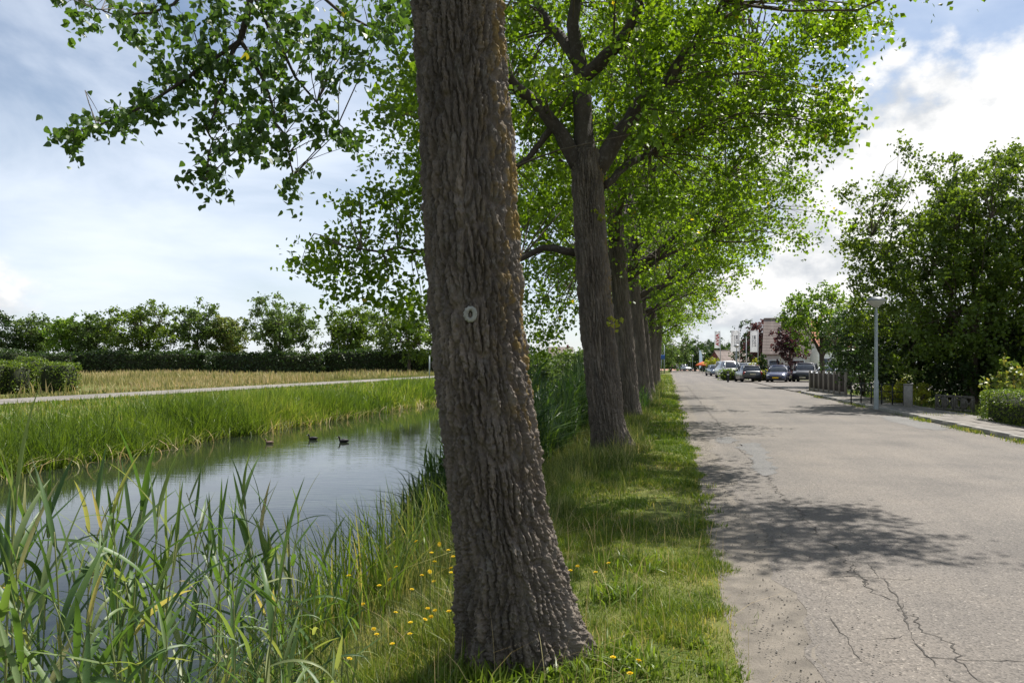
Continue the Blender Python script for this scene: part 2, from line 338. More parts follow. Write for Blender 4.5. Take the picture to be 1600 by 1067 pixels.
def mat_asphalt(name, c0, c1, c2, sc=75):
    m, nt, N, L, P = new_mat(name)
    tc = N.new('ShaderNodeTexCoord'); v = N.new('ShaderNodeTexVoronoi'); v.inputs['Scale'].default_value = sc; L.new(tc.outputs['Object'], v.inputs['Vector'])
    sepc = N.new('ShaderNodeSeparateColor'); L.new(v.outputs['Color'], sepc.inputs[0])
    r = ramp(N, [(0, c0), (.5, c1), (.93, c1), (1, c2)]); L.new(sepc.outputs[0], r.inputs[0])
    n = noise(N, L, .55, 7, .6, src=tc.outputs['Object']); r2 = ramp(N, [(.3, (.70, .70, .71)), (.52, (.98, .97, .96)), (.7, (1.12, 1.09, 1.05))]); L.new(n.outputs['Fac'], r2.inputs[0])
    mx = N.new('ShaderNodeMix'); mx.data_type = 'RGBA'; mx.blend_type = 'MULTIPLY'; mx.inputs[0].default_value = 1; L.new(r.outputs[0], mx.inputs[6]); L.new(r2.outputs[0], mx.inputs[7])
    # long streaks of wear along the road
    mp = N.new('ShaderNodeMapping'); mp.inputs['Rotation'].default_value = (0, 0, ALPHA); L.new(tc.outputs['Object'], mp.inputs[0])
    n4 = noise(N, L, 1, 4, .5, vscale=(1.3, .05, 1), src=mp.outputs[0]); r4 = ramp(N, [(.3, (.82, .82, .83)), (.7, (1.1, 1.08, 1.06))]); L.new(n4.outputs['Fac'], r4.inputs[0])
    m2 = N.new('ShaderNodeMix'); m2.data_type = 'RGBA'; m2.blend_type = 'MULTIPLY'; m2.inputs[0].default_value = 1; L.new(mx.outputs[2], m2.inputs[6]); L.new(r4.outputs[0], m2.inputs[7])
    L.new(m2.outputs[2], P.inputs['Base Color']); P.inputs['Roughness'].default_value = .78; P.inputs['Specular IOR Level'].default_value = .3
    b = N.new('ShaderNodeBump'); b.inputs['Strength'].default_value = .6; b.inputs['Distance'].default_value = .006; L.new(v.outputs['Distance'], b.inputs['Height']); L.new(b.outputs[0], P.inputs['Normal'])
    return m
M['asphalt'] = mat_asphalt('worn_asphalt', (.072, .065, .058), (.142, .127, .112), (.24, .218, .19))
M['patch'] = mat_asphalt('bitumen_patch', (.08, .078, .075), (.135, .133, .13), (.25, .245, .24), 80)
M['path'] = mat_asphalt('path_asphalt', (.15, .14, .125), (.21, .195, .175), (.3, .285, .26), 40)
M['crack'] = mat_surf('crumbled_crack', [(.3, (.03, .027, .024)), (.7, (.085, .078, .07))], 40, .95, .6)
M['shoulder'] = mat_surf('sandy_shoulder', [(.25, (.09, .08, .068)), (.5, (.15, .132, .11)), (.75, (.20, .175, .145))], 6, .95, .8, 60, .012)
M['pebble'] = mat_leaf('pebbles', [(0, (.05, .047, .043)), (.5, (.16, .145, .125)), (1, (.36, .33, .29))], 0.0, rough=.9)
M['concrete'] = mat_surf('concrete', [(.3, (.20, .19, .175)), (.7, (.30, .285, .26))], 8, .9, .4, 60, .004)
M['paver'] = mat_surf('grey_paver', [(.3, (.13, .12, .108)), (.7, (.22, .20, .18))], 3, .9, .4, 60, .004)
M['clay'] = mat_surf('red_clay_paving', [(.3, (.26, .14, .10)), (.7, (.36, .21, .15))], 2, .9)

s_arr = np.unique(np.concatenate([np.arange(-20, 0, 1.), np.arange(0, 24, .12), np.arange(24, 60, .5), np.arange(60, 182, 3.)]))
def road_left(s): return .82 + (fbm(s * 1.3 + 3, s * 0 + 1, 11) - .5) * .34 + (vnoise(s * 6, s * 0, 12) - .5) * .10 * (s < 24)
def kerb_right(s): return 7.05 + 0 * s
ncol = 10
T = np.linspace(0, 1, ncol)[None] * (kerb_right(s_arr) - road_left(s_arr))[:, None] + road_left(s_arr)[:, None]
S = np.repeat(s_arr[:, None], ncol, 1)
V = Wn(T, S, 0.012 * (1 - ((T - 4) / 3.2) ** 2)).reshape(-1, 3); i = np.arange(len(s_arr) - 1)[:, None] * ncol; j = np.arange(ncol - 1)[None]
road = set_props(link('road', raw_mesh('road', V, [np.stack([i + j, i + j + 1, i + ncol + j + 1, i + ncol + j], -1).reshape(-1, 4)], [M['asphalt']], smooth=True)), kind='structure')
# sandy shoulder between verge and asphalt
def verge_edge(s): return .52 + (fbm(s * .9 + 20, s * 0 + 4, 21) - .5) * .30
T = np.stack([verge_edge(s_arr) - .25, verge_edge(s_arr), (verge_edge(s_arr) + road_left(s_arr)) / 2, road_left(s_arr) + .05, road_left(s_arr) + .25], 1); S = np.repeat(s_arr[:, None], 5, 1)
Z = np.tile(np.array([-.030, -.016, -.007, .0005, -.02]), (len(s_arr), 1)) + (vnoise(S * 5, T * 5, 31) - .5) * np.array([.012, .012, .008, .001, 0])
V = Wn(T, S, Z).reshape(-1, 3); i = np.arange(len(s_arr) - 1)[:, None] * 5; j = np.arange(4)[None]
set_props(link('dirt_shoulder', raw_mesh('dirt_shoulder', V, [np.stack([i + j, i + j + 1, i + 6 + j, i + 5 + j], -1).reshape(-1, 4)], [M['shoulder']], smooth=True)), kind='structure')
# parking apron beyond the kerb return, and the clay paved square at the road's end
def sheet(name, pts, z, mat, parent=None, kind='structure'):
    me = raw_mesh(name, [tuple(W(t, s, z)) for t, s in pts], [np.arange(len(pts))[None]], [mat]); o = link(name, me, parent)
    if parent is None and kind: o['kind'] = kind
    return o
sheet('parking_apron', [(7.0, 46.0), (8.2, 47.2), (30, 47.6), (30, 74), (16, 74), (9.0, 78), (7.0, 84)], .040, M['asphalt'])
sheet('clay_square', [(-3, 182), (22, 182), (22, 320), (-3, 320)], .0, M['clay'])
sheet('cycle_path', [(-28.9, -40), (-25.3, -40), (-25.3, 320), (-28.9, 320)], .035, M['path'])

def road_z(P): t_ = P[:, 0] * CA - P[:, 1] * SA; return .012 * (1 - ((t_ - 4) / 3.2) ** 2)
# cracks in the asphalt: ragged ribbons lying in the surface
def ribbon(name, pix, w0, w1, parent, mat, z=.016, step=.03, jit=.5, seed=0, world_pts=None):
    P = [G(x, y, 0) for x, y in pix] if world_pts is None else world_pts
    P = np.array([tuple(p)[:2] for p in P]); seg = np.linalg.norm(np.diff(P, axis=0), axis=1).sum(); m = max(8, int(seg / step))
    Q = spline(P, m); r = np.random.default_rng(seed); T = np.gradient(Q, axis=0); T /= np.linalg.norm(T, axis=1, keepdims=True) + 1e-9; Nn = np.stack([-T[:, 1], T[:, 0]], 1)
    x = np.linspace(0, 1, m); off = (fbm(x * seg * 7, x * 0, seed) - .5) * .10 * jit + (vnoise(x * seg * 22, x * 0, seed + 5) - .5) * .035 * jit
    wd = .8 * (w0 + (w1 - w0) * x) * np.clip(2.1 * fbm(x * seg * 9, x * 0 + 3, seed + 9, 3) - .45, .06, 2) * np.clip(np.minimum(x, 1 - x) * 12 + .1, 0, 1)
    Q = Q + Nn * off[:, None]; Lf = Q + Nn * wd[:, None] / 2; Rt = Q - Nn * wd[:, None] / 2
    V = np.concatenate([np.c_[Lf, road_z(Lf) + .003], np.c_[Rt, road_z(Rt) + .003]]); k = np.arange(m - 1)
    return link(name, raw_mesh(name, V, [np.stack([k, k + m, k + m + 1, k + 1], -1)], [mat]), parent)
cr = [([(1356, 880), (1380, 908), (1403, 938), (1416, 972), (1432, 1008), (1470, 1045), (1495, 1070)], .012, .022),
      ([(1275, 902), (1340, 901), (1395, 906), (1440, 908)], .010, .006), ([(1335, 1000), (1380, 999), (1416, 993)], .006, .008),
      ([(1440, 1028), (1520, 1033), (1600, 1034), (1680, 1035)], .012, .010), ([(1292, 962), (1325, 1002), (1352, 1035), (1420, 1033)], .010, .007),
      ([(1416, 990), (1445, 994), (1480, 990)], .005, .004)]
for q, (pix, a, b) in enumerate(cr): ribbon('crack', pix, a, b, road, M['crack'], seed=q + 1)
# the long crumbling crack near the left edge
sv = np.concatenate([np.arange(3.2, 12, .5), np.arange(12, 60, 2.)])
tv = np.interp(sv, [3, 4.6, 6, 8, 11, 15, 22, 35, 60], [1.62, 1.55, 1.42, 1.38, 1.34, 1.30, 1.30, 1.30, 1.3])
k0 = 0
for a, b, w in ((3.0, 6.6, .014), (6.0, 10, .022), (9.6, 16, .024), (15, 30, .03), (28, 59, .04)):
    sel = (sv >= a - .3) & (sv <= b + .3)
    ribbon('crack', None, w, w * .9, road, M['crack'], seed=40 + k0, jit=1.7, step=.03 if b < 17 else .12, world_pts=[W(t, s) for t, s in zip(tv[sel], sv[sel])]); k0 += 1
for q, poly in enumerate(([(1150, 697), (1178, 692), (1196, 706), (1212, 738), (1188, 743), (1176, 728), (1172, 712)], [(1372, 652), (1410, 651), (1478, 668), (1455, 672), (1405, 662)], [(1120, 683), (1146, 683), (1152, 691), (1126, 693)])):
    P = np.array([tuple(G(x, y, 0))[:2] for x, y in poly]); P = spline(np.vstack([P, P[:1]]), 120)[:-1]; P = P + (np.stack([fbm(P[:, 0] * 5, P[:, 1] * 5, 3 + q, 4), fbm(P[:, 0] * 5, P[:, 1] * 5, 13 + q, 4)], -1) - .5) * .34
    link('road_patch', raw_mesh('road_patch', np.c_[P, road_z(P) + .0035], [np.arange(len(P))[::-1][None]], [M['patch']]), road)

# loose stones along the crumbling edge
def pebbles(name, T, S, Z, size, mat, kind='stuff', label=None, cat=None, seed=3):
    n = len(T); r = np.random.default_rng(seed); base = np.array([[1, 0, 0], [-1, 0, 0], [0, 1, 0], [0, -1, 0], [0, 0, .6], [0, 0, -.5]]); fa = np.array([[0, 2, 4], [2, 1, 4], [1, 3, 4], [3, 0, 4], [2, 0, 5], [1, 2, 5], [3, 1, 5], [0, 3, 5]])
    a = r.uniform(0, 6.28, n); B = base[None] * r.uniform(.6, 1.3, (n, 6, 1)) * size[:, None, None]
    V = np.stack([B[..., 0] * np.cos(a)[:, None] - B[..., 1] * np.sin(a)[:, None], B[..., 0] * np.sin(a)[:, None] + B[..., 1] * np.cos(a)[:, None], B[..., 2]], -1) + Wn(T, S, Z)[:, None]
    me = raw_mesh(name, V.reshape(-1, 3), [(fa[None] + np.arange(n)[:, None, None] * 6).reshape(-1, 3)], [mat], rnd=np.repeat(r.random(n), 8))
    return set_props(link(name, me), label, cat, None, kind)
n = 4200; s_ = 2.5 + 15 * RNG.random(n) ** 1.7; t_ = verge_edge(s_) + .0 + np.abs(RNG.normal(0, .36, n)); ok = t_ < 1.75; s_, t_ = s_[ok], t_[ok]
pebbles('loose_gravel', t_, s_, 0 * t_ + .0 + .012 * (t_ > 1.0), (.0025 + .007 * RNG.random(len(t_)) ** 3), M['pebble'], label='loose grey gravel scattered along the crumbling left road edge', cat='gravel')

# pavement on the right: kerb stones and slabs
pav = empty('pavement', W(7.05, 18), 0); pav['kind'] = 'structure'
def local(o, v): return Vector(v) - o.location
SHIFT = np.array(tuple(pav.location))
mb = MB(); mb.box((0, 0, 0), (.12, .985, .24), 0, .012); kerb_me = mb.mesh('kerb_stone', M['concrete'])
for q, s0 in enumerate(np.arange(4.5, 44, 1.0)):
    o = link('kerb_stone', kerb_me, pav, W(7.11, s0, -.005 + .006 * math.sin(q * 2.3)) - pav.location); o.rotation_euler = (0, 0, ROADANG + .004 * math.sin(q * 3.1))
for q in range(5):                                                   # kerb return into the side yard
    a = math.radians(9 + 18 * q); o = link('kerb_stone', kerb_me, pav, W(7.11 + 3.0 * (1 - math.cos(a)), 43.5 + 3.0 * math.sin(a), -.005) - pav.location); o.rotation_euler = (0, 0, ROADANG - a)
mb = MB(); mb.box((0, 0, 0), (.492, .492, .06), 0, .006); slab_me = mb.mesh('paving_slab', M['paver'])
for r_ in range(3):
    for q, s0 in enumerate(np.arange(13, 44, .5)):
        o = link('paving_slab', slab_me, pav, W(7.43 + r_ * .5, s0, .078 + .007 * math.sin(q * 5.1 + r_ * 2.7)) - pav.location); o.rotation_euler = (.008 * math.sin(q * 1.9 + r_), .008 * math.sin(q * 2.7 + r_), ROADANG)
bed = link('slab_bed', raw_mesh('slab_bed', [tuple(W(t, s, .088) - pav.location) for t, s in ((7.165, 4), (8.68, 4), (8.68, 44.4), (8.0, 44.4), (7.165, 43.3))], [np.arange(5)[None]], [M['shoulder']]), pav)

# ------------------------------------------------------------------ blades: grass and reeds as masses
def blades(name, T, S, Z, h, w, mat, bend=.35, seg=2, seed=1, wind=None, rnd=None, label=None, cat=None, kind='stuff', parent=None):
    """curved tapering strips; T,S in the road frame"""
    r = np.random.default_rng(seed); n = len(T); h = np.broadcast_to(h, n); w = np.broadcast_to(w, n)
    a = r.uniform(0, 2 * math.pi, n); lean = np.abs(r.normal(0, 1, n)) * bend
    D = np.stack([np.cos(a), np.sin(a), 0 * a], -1)
    if wind is not None: D = D + np.array(wind); D /= np.linalg.norm(D, axis=1, keepdims=True) + 1e-9
    fa = a + r.uniform(-1.2, 1.2, n) + 1.57; B = np.stack([np.cos(fa), np.sin(fa), 0 * fa], -1)
    P0 = Wn(T, S, Z); rows = []
    for k in range(seg + 1):
        x = k / seg; c = P0 + D * (lean * h * x ** 2)[:, None]; c[:, 2] += h * x * (1 - .28 * np.minimum(lean, 1.4) * x)
        if k == seg: rows.append(c[:, None])
        else:
            ww = (w * (1 - .55 * x) * (.75 if k == 0 else 1))[:, None]; rows.append(np.stack([c - B * ww / 2, c + B * ww / 2], 1))
    V = np.concatenate(rows, 1); m = V.shape[1]; base = (np.arange(n) * m)[:, None]
    Fq = [base + np.array([[2 * k, 2 * k + 1, 2 * k + 3, 2 * k + 2]]) for k in range(seg - 1)]; Ft = base + np.array([[2 * seg - 2, 2 * seg - 1, 2 * seg]])
    if rnd is None: rnd = r.random(n)
    fl = ([np.concatenate(Fq)] if Fq else []) + [Ft]
    me = raw_mesh(name, V.reshape(-1, 3), fl, [mat], rnd=np.tile(rnd, seg))
    return set_props(link(name, me, parent), label, cat, None, kind)
def scatter(n, t0, t1, s0, s1, seed, p=1.0):
    r = np.random.default_rng(seed); return t0 + (t1 - t0) * r.random(n), s0 + (s1 - s0) * r.random(n) ** p
def patchy(T, S, sc, seed, lo=.35, hi=.65): return np.clip((fbm(T * sc + 100, S * sc + 100, seed, 3) - lo) / (hi - lo), 0, 1)
R_ = np.random.default_rng(99)
# mown verge
parts = []
for n, s0, s1, wd, hh in ((90000, 2.2, 7.5, .0058, .055), (52000, 7.5, 16, .0115, .062), (28000, 16, 40, .025, .09), (9000, 40, 110, .05, .11)):
    T, S = scatter(n, -1.9, .62, s0, s1, int(s0 * 10)); k = T < verge_edge(S) + (vnoise(S * 9, T * 9, 5) - .5) * .24; T, S = T[k], S[k]
    bare = patchy(T, S, 1.6, 61, .30, .46); k = R_.random(len(T)) < .12 + .88 * bare; T, S, bare = T[k], S[k], bare[k]
    tuft = patchy(T, S, 2.4, 62, .45, .75); hgt = hh * (.45 + 1.1 * tuft) * (.6 + .8 * R_.random(len(T))) * (1 + .8 * np.clip((-T - .5), 0, 1))
    dry = np.clip(R_.random(len(T)) ** 1.6 * .70 + .42 * (1 - bare) + .4 * (patchy(T, S, .9, 64) - .45), 0, 1)
    blades('verge_grass', T, S, ground_z(T, S) - .006, hgt, wd * (.7 + .6 * R_.random(len(T))), M['verge_grass'], .6, 2, int(s0 * 7) + 1, rnd=dry, label='short green and straw coloured grass of the roadside verge, ' + {2.2: 'nearest the camera', 7.5: 'beside the second tree', 16: 'running along the middle of the tree row', 40: 'at the far end of the tree row'}[s0], cat='grass')
# longer grass on the bank, and round tree bases
Tn, Sn, Hn = [], [], []
for n, t0, t1, s0, s1, h0 in ((22000, -3.1, -1.0, 2.2, 12, .30), (12000, -2.9, -.5, 9, 24, .30), (5000, -2.9, -.3, 24, 60, .36)):
    T, S = scatter(n, t0, t1, s0, s1, int(n / 7)); Tn.append(T); Sn.append(S); Hn.append(h0 * (.45 + .9 * patchy(T, S, 1.2, 71)) * (.5 + .9 * R_.random(n)))
for q, s0 in enumerate((4.4, 13.7, 22.3, 31, 40)):
    n = 1500; a = R_.uniform(0, 6.28, n); rr = .30 + np.abs(R_.normal(0, .18, n)); Tn.append(-.85 + rr * np.cos(a)); Sn.append(s0 + rr * np.sin(a)); Hn.append(.05 + .10 * R_.random(n) + (0 if q == 0 else .08))
T, S, H = map(np.concatenate, (Tn, Sn, Hn))
blades('bank_grass', T, S, ground_z(T, S) - .01, H, .0055 * (1 + np.clip(S - 6, 0, 40) * .09), M['slope_grass'], .55, 2, 8, rnd=np.clip(R_.random(len(T)) ** 1.3 * .9 + .18 * (patchy(T, S, .8, 73) - .4), 0, 1), label='long uneven grass on the canal bank below the trees', cat='grass')
Tn, Sn, Hn = [], [], []
for (x, y, n, rr, hh) in ((930, 1040, 260, .16, .10), (880, 1050, 220, .13, .09), (975, 1035, 160, .10, .08), (790, 1040, 260, .16, .12), (740, 1055, 160, .10, .12), (1075, 1010, 60, .05, .07), (1030, 960, 80, .06, .08), (700, 1060, 120, .12, .16), (1120, 1050, 70, .06, .06), (1010, 1055, 90, .07, .07), (960, 930, 120, .10, .14), (1000, 880, 160, .16, .12)):
    p = G(x, y, 0); t_ = p.x * CA - p.y * SA; s_ = p.x * SA + p.y * CA; Tn.append(t_ + R_.normal(0, rr, n)); Sn.append(s_ + R_.normal(0, rr, n)); Hn.append(hh * R_.uniform(.5, 1.4, n))
T, S, H = map(np.concatenate, (Tn, Sn, Hn))
blades('weed_tufts', T, S, ground_z(T, S) - .005, H, .012 + .006 * R_.random(len(T)), M['reed_mass'], .8, 3, 78, rnd=.25 + .5 * R_.random(len(T)), label='broad bladed bright green tufts around the foot of the front trunk', cat='weeds')
T, S = scatter(420, -1.6, .4, 2.4, 8, 79); blades('dry_stalks', T, S, ground_z(T, S) - .005, .18 + .28 * R_.random(len(T)), .0035, M['dry_grass'], .5, 3, 80, rnd=.5 + .5 * R_.random(len(T)), label='thin dry straw stalks standing in the verge near the front trunk', cat='grass')
# weeds along the right kerb
T, S = scatter(9000, 6.72, 7.06, 9, 44, 81); k = patchy(T * .2, S, .6, 82, .42, .58) * np.clip((T - 6.72) / .3, .1, 1) > R_.random(len(T)) * .8; T, S = T[k], S[k]
blades('kerb_weeds', T, S, 0 * T, .05 + .08 * R_.random(len(T)), .016, M['verge_grass'], .7, 2, 83, label='low grass and weeds growing in the right gutter along the kerb', cat='weeds')
T, S = scatter(2500, 7.2, 8.7, 12, 44, 84); k = patchy(T, S, .9, 85, .55, .7) > R_.random(len(T)); T, S = T[k], S[k]
blades('pavement_weeds', T, S, 0 * T + .1, .03 + .05 * R_.random(len(T)), .014, M['verge_grass'], .7, 2, 86, label='tufts of grass between the pavement slabs', cat='weeds')
# garden lawn right of the pavement
T, S = scatter(10000, 8.7, 22, 8, 46, 87); blades('garden_undergrowth', T, S, 0 * T + .02, .10 + .2 * R_.random(len(T)), .03, M['grass'], .6, 2, 88, label='low undergrowth in the gardens right of the pavement', cat='undergrowth')
# far bank: reed belt, then rough grass up to the path
Tn, Sn, Hn, Wd = [], [], [], []
for n, s0, s1, wd in ((26000, 5, 34, .026), (12000, 34, 80, .05), (5000, 80, 240, .11)):
    T, S = scatter(n, 0, 1, s0, s1, int(s0) + 300); edge = -13.75 + (fbm(S * .5, S * 0, 91) - .5) * 1.1; T = edge - 2.9 * T ** 1.3
    Tn.append(T); Sn.append(S); Hn.append((.74 + .48 * patchy(T * .5, S * .5, .9, 92) + .30 * R_.normal(0, .5, n)).clip(.3, 1.6) * np.clip(.55 + (edge - T) * .9, 0, 1)); Wd.append(np.full(n, wd))
T, S, H, Wd = map(np.concatenate, (Tn, Sn, Hn, Wd))
blades('far_bank_reeds', T, S, np.maximum(ground_z(T, S), WATER_Z - .05), H, Wd * (.6 + .8 * R_.random(len(T))), M['reed_mass'], .5, 2, 93, wind=(.25, -.1, 0), rnd=np.clip(R_.random(len(T)) * .75 + .3 * (patchy(T, S, .35, 191) - .3) + .2 * (H < .6) * R_.random(len(T)), 0, 1), label='dense belt of bright green reeds along the far canal bank', cat='reeds')
T, S = scatter(900, 0, 1, 5, 90, 94); edge = -13.6 + (fbm(S * .5, S * 0, 91) - .5) * 1.1; T = edge + .35 - .6 * T
blades('fallen_reeds', T, S, 0 * T + WATER_Z - .01, .25 + .4 * R_.random(len(T)), .03, M['dry_grass'], 1.7, 3, 95, label='pale dead reeds lying along the far water edge', cat='reeds')
Tn, Sn, Wd = [], [], []
for n, s0, s1, wd in ((14000, 4, 40, .04), (8000, 40, 110, .09), (4000, 110, 300, .18)):
    T, S = scatter(n, -25.0, -16.0, s0, s1, int(s0) + 401); Tn.append(T); Sn.append(S); Wd.append(np.full(n, wd))
T, S, Wd = map(np.concatenate, (Tn, Sn, Wd))
blades('path_side_grass', T, S, ground_z(T, S), (.12 + .24 * R_.random(len(T))) * np.clip((-T - 15) * .3, .3, 1) * np.clip((T + 25.6) * .5, .25, 1), Wd, M['grass'], .5, 2, 402, rnd=np.clip(.25 + .7 * R_.random(len(T)), 0, 1), label='rough green grass between the far reeds and the path', cat='grass')
# hay field
Tn, Sn, Wd, Hn = [], [], [], []
for n, t0, t1, s0, s1, wd in ((8000, -31.5, -29, 5, 130, .08), (24000, -60, -30.5, 16, 80, .06), (18000, -100, -30.5, 60, 160, .14)):
    T, S = scatter(n, t0, t1, s0, s1, int(s0) + int(wd * 1000)); Tn.append(T); Sn.append(S); Wd.append(np.full(n, wd)); Hn.append(np.full(n, .16 if t1 == -29 else .62))
T, S, Wd, H0 = map(np.concatenate, (Tn, Sn, Wd, Hn))
clear = (T < -31) & (S < 44); k = ~(clear & (R_.random(len(T)) < .75)); T, S, Wd, H0 = T[k], S[k], Wd[k], H0[k]
short = (T < -31) & (S < 46)
H = H0 * (.5 + .8 * patchy(T, S, .12, 96)) * (.6 + .7 * R_.random(len(T))) * np.where(short, .3, 1)
rnd = np.clip(np.where(H0 < .3, .05, .26) + .8 * R_.random(len(T)) * (.35 + .65 * patchy(T, S, .1, 97)), 0, 1)
blades('hay_grass', T, S, 0 * T, H, Wd, M['dry_grass'], .3, 2, 98, rnd=rnd, label='tall straw coloured hay grass in the field beyond the path', cat='grass')
# near bank reed mass between and behind the trees
Tn, Sn, Hn, Wd = [], [], [], []
for n, s0, s1, wd, t0, t1 in ((13000, 10.5, 24, .034, -3.9, -2.2), (9000, 24, 60, .035, -4.2, -1.9), (4000, 60, 160, .08, -4.2, -1.9), (900, 23.5, 31, .022, -2.2, -.7)):
    T, S = scatter(n, t0, t1, s0, s1, int(s0 * 3) + 500); Tn.append(T); Sn.append(S); Wd.append(np.full(n, wd))
    Hn.append((1.15 + 1.05 * patchy(T, S, .5, 101)) * (.65 + .5 * R_.random(n)) * np.clip((S - 9.6) * .35, .35, 1) * (.42 if t1 > -1 else 1))
T, S, H, Wd = map(np.concatenate, (Tn, Sn, Hn, Wd))
Hl = np.minimum(H, .32 + .38 * R_.random(len(T)))
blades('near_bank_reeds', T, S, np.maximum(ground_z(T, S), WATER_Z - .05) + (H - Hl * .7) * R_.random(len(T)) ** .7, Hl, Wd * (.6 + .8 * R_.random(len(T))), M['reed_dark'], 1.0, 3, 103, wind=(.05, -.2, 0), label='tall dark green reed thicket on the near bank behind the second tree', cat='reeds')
# reeds just left of the front trunk
T, S = scatter(700, -3.3, -2.1, 5.0, 9.5, 111); blades('bank_reeds', T, S, np.maximum(ground_z(T, S), WATER_Z - .05), .5 + .65 * R_.random(len(T)), .013 + .008 * R_.random(len(T)), M['reed_mass'], .55, 4, 112, wind=(-.3, .1, 0), label='thin bright reeds at the water edge left of the front trunk', cat='reeds')

# ------------------------------------------------------------------ trees
def bark_height(u, v, ncell, seed):
    """u in [0,ncell) around the trunk (periodic), v in cell heights; plates between forking furrows -> 0..1"""
    wu = u + (fbm(v * .8, u * .35, seed, 3) - .5) * .55 + (vnoise(v * 4.5, u * 1.5, seed + 4) - .5) * .30 + (fbm(v * 16., u * 3.5, seed + 6, 2) - .5) * .34
    wv = v + (vnoise(u * .8, v * .7, seed + 8) - .5) * .8
    iu = np.floor(wu).astype(np.int64); iv = np.floor(wv).astype(np.int64)
    f1 = np.full(u.shape, 9.); f2 = np.full(u.shape, 9.); rid = np.zeros(u.shape)
    for du in (-1, 0, 1):
        for dv in (-1, 0, 1):
            cu = iu + du; cv_ = iv + dv; hu = np.mod(cu, ncell)
            px = cu + .5 + .85 * (hash2(hu, cv_, seed) - .5); py = cv_ + .5 + .9 * (hash2(hu, cv_, seed + 1) - .5)
            d = np.sqrt((wu - px) ** 2 + (.62 * (wv - py)) ** 2); h = hash2(hu, cv_, seed + 2)
            nf = d < f1; f2 = np.where(nf, f1, np.minimum(f2, d)); rid = np.where(nf, h, rid); f1 = np.where(nf, d, f1)
    e = np.clip((f2 - f1 - .055) / .15, 0, 1); e = e * (.55 + .45 * np.clip((f2 - f1 - .03) / .6, 0, 1))
    return e * (.72 + .42 * rid), rid
def bark_trunk(name, prof, nu, nv, depth, cw, ch, seed, mat, parent, flare=None, lichen_dir=None, extra=None):
    """prof rows: x,y,z,r (world offsets from parent)"""
    P = spline(prof, nv); c = P[:, :3]; rad = P[:, 3]; arc = np.r_[0, np.cumsum(np.linalg.norm(np.diff(c, axis=0), axis=1))]
    xx = np.arange(nu) / nu * 2 * math.pi; a = xx - .42 * np.sin(xx) - math.pi / 2; rm = float(np.median(rad)); ncell = int(round(2 * math.pi * rm / cw))
    U = np.repeat((np.mod(a, 2 * math.pi) / (2 * math.pi) * ncell)[None], nv, 0); Vv = np.repeat((arc / ch)[:, None], nu, 1)
    h, rid = bark_height(U, Vv, ncell, seed); hs, _ = bark_height(U * 2, Vv * 3.4, ncell * 2, seed + 70); h = h * (.78 + .32 * hs); fine = fbm(U * 4, Vv * 16, seed + 20, 4) - .5; cross = vnoise(U * 1.4, Vv * 7, seed + 33)
    h2 = h + .62 * fine - .16 * np.clip((cross - .74) / .12, 0, 1) * h
    R = rad[:, None] * (1 + .035 * np.sin(a * 2 + 1)[None] + .025 * np.sin(a * 3 + c[:, 2:3] * .5)) + (h2 - .75) * depth
    if flare is not None:                                            # root flare: list of (angle, amount, width)
        zrel = np.clip(1 - c[:, 2] / .62, 0, 1)[:, None] ** 2
        for (ang, amt, wd) in flare: R = R + amt * zrel * np.exp(-((np.angle(np.exp(1j * (a - ang)))) / wd) ** 2)[None]
    if extra is not None: R = R + extra(a[None], c[:, 2:3])
    V = c[:, None] + R[..., None] * np.stack([np.cos(a), np.sin(a), 0 * a], -1)[None]
    i = np.arange(nv - 1)[:, None] * nu; j = np.arange(nu)[None]
    Fq = np.stack([i + j, i + (j + 1) % nu, i + nu + (j + 1) % nu, i + nu + j], -1).reshape(-1, 4)
    lich = np.zeros(U.shape)
    if lichen_dir is not None:
        side = np.clip(np.cos(a - lichen_dir[0]), 0, 1)[None] ** lichen_dir[1]
        lich = np.clip(side * np.clip((fbm(U * 1.2, Vv * 2.2, seed + 50, 4) - lichen_dir[2]) / .12, 0, 1) * np.clip(.3 + 1.0 * h, 0, 1), 0, .9) * np.clip((c[:, 2:3] - lichen_dir[3]) / .5, .08, 1)
    return link(name, raw_mesh(name, V.reshape(-1, 3), [Fq], [mat], smooth=True, attrs={'lichen': lich.ravel(), 'plate': rid.ravel()}), parent)

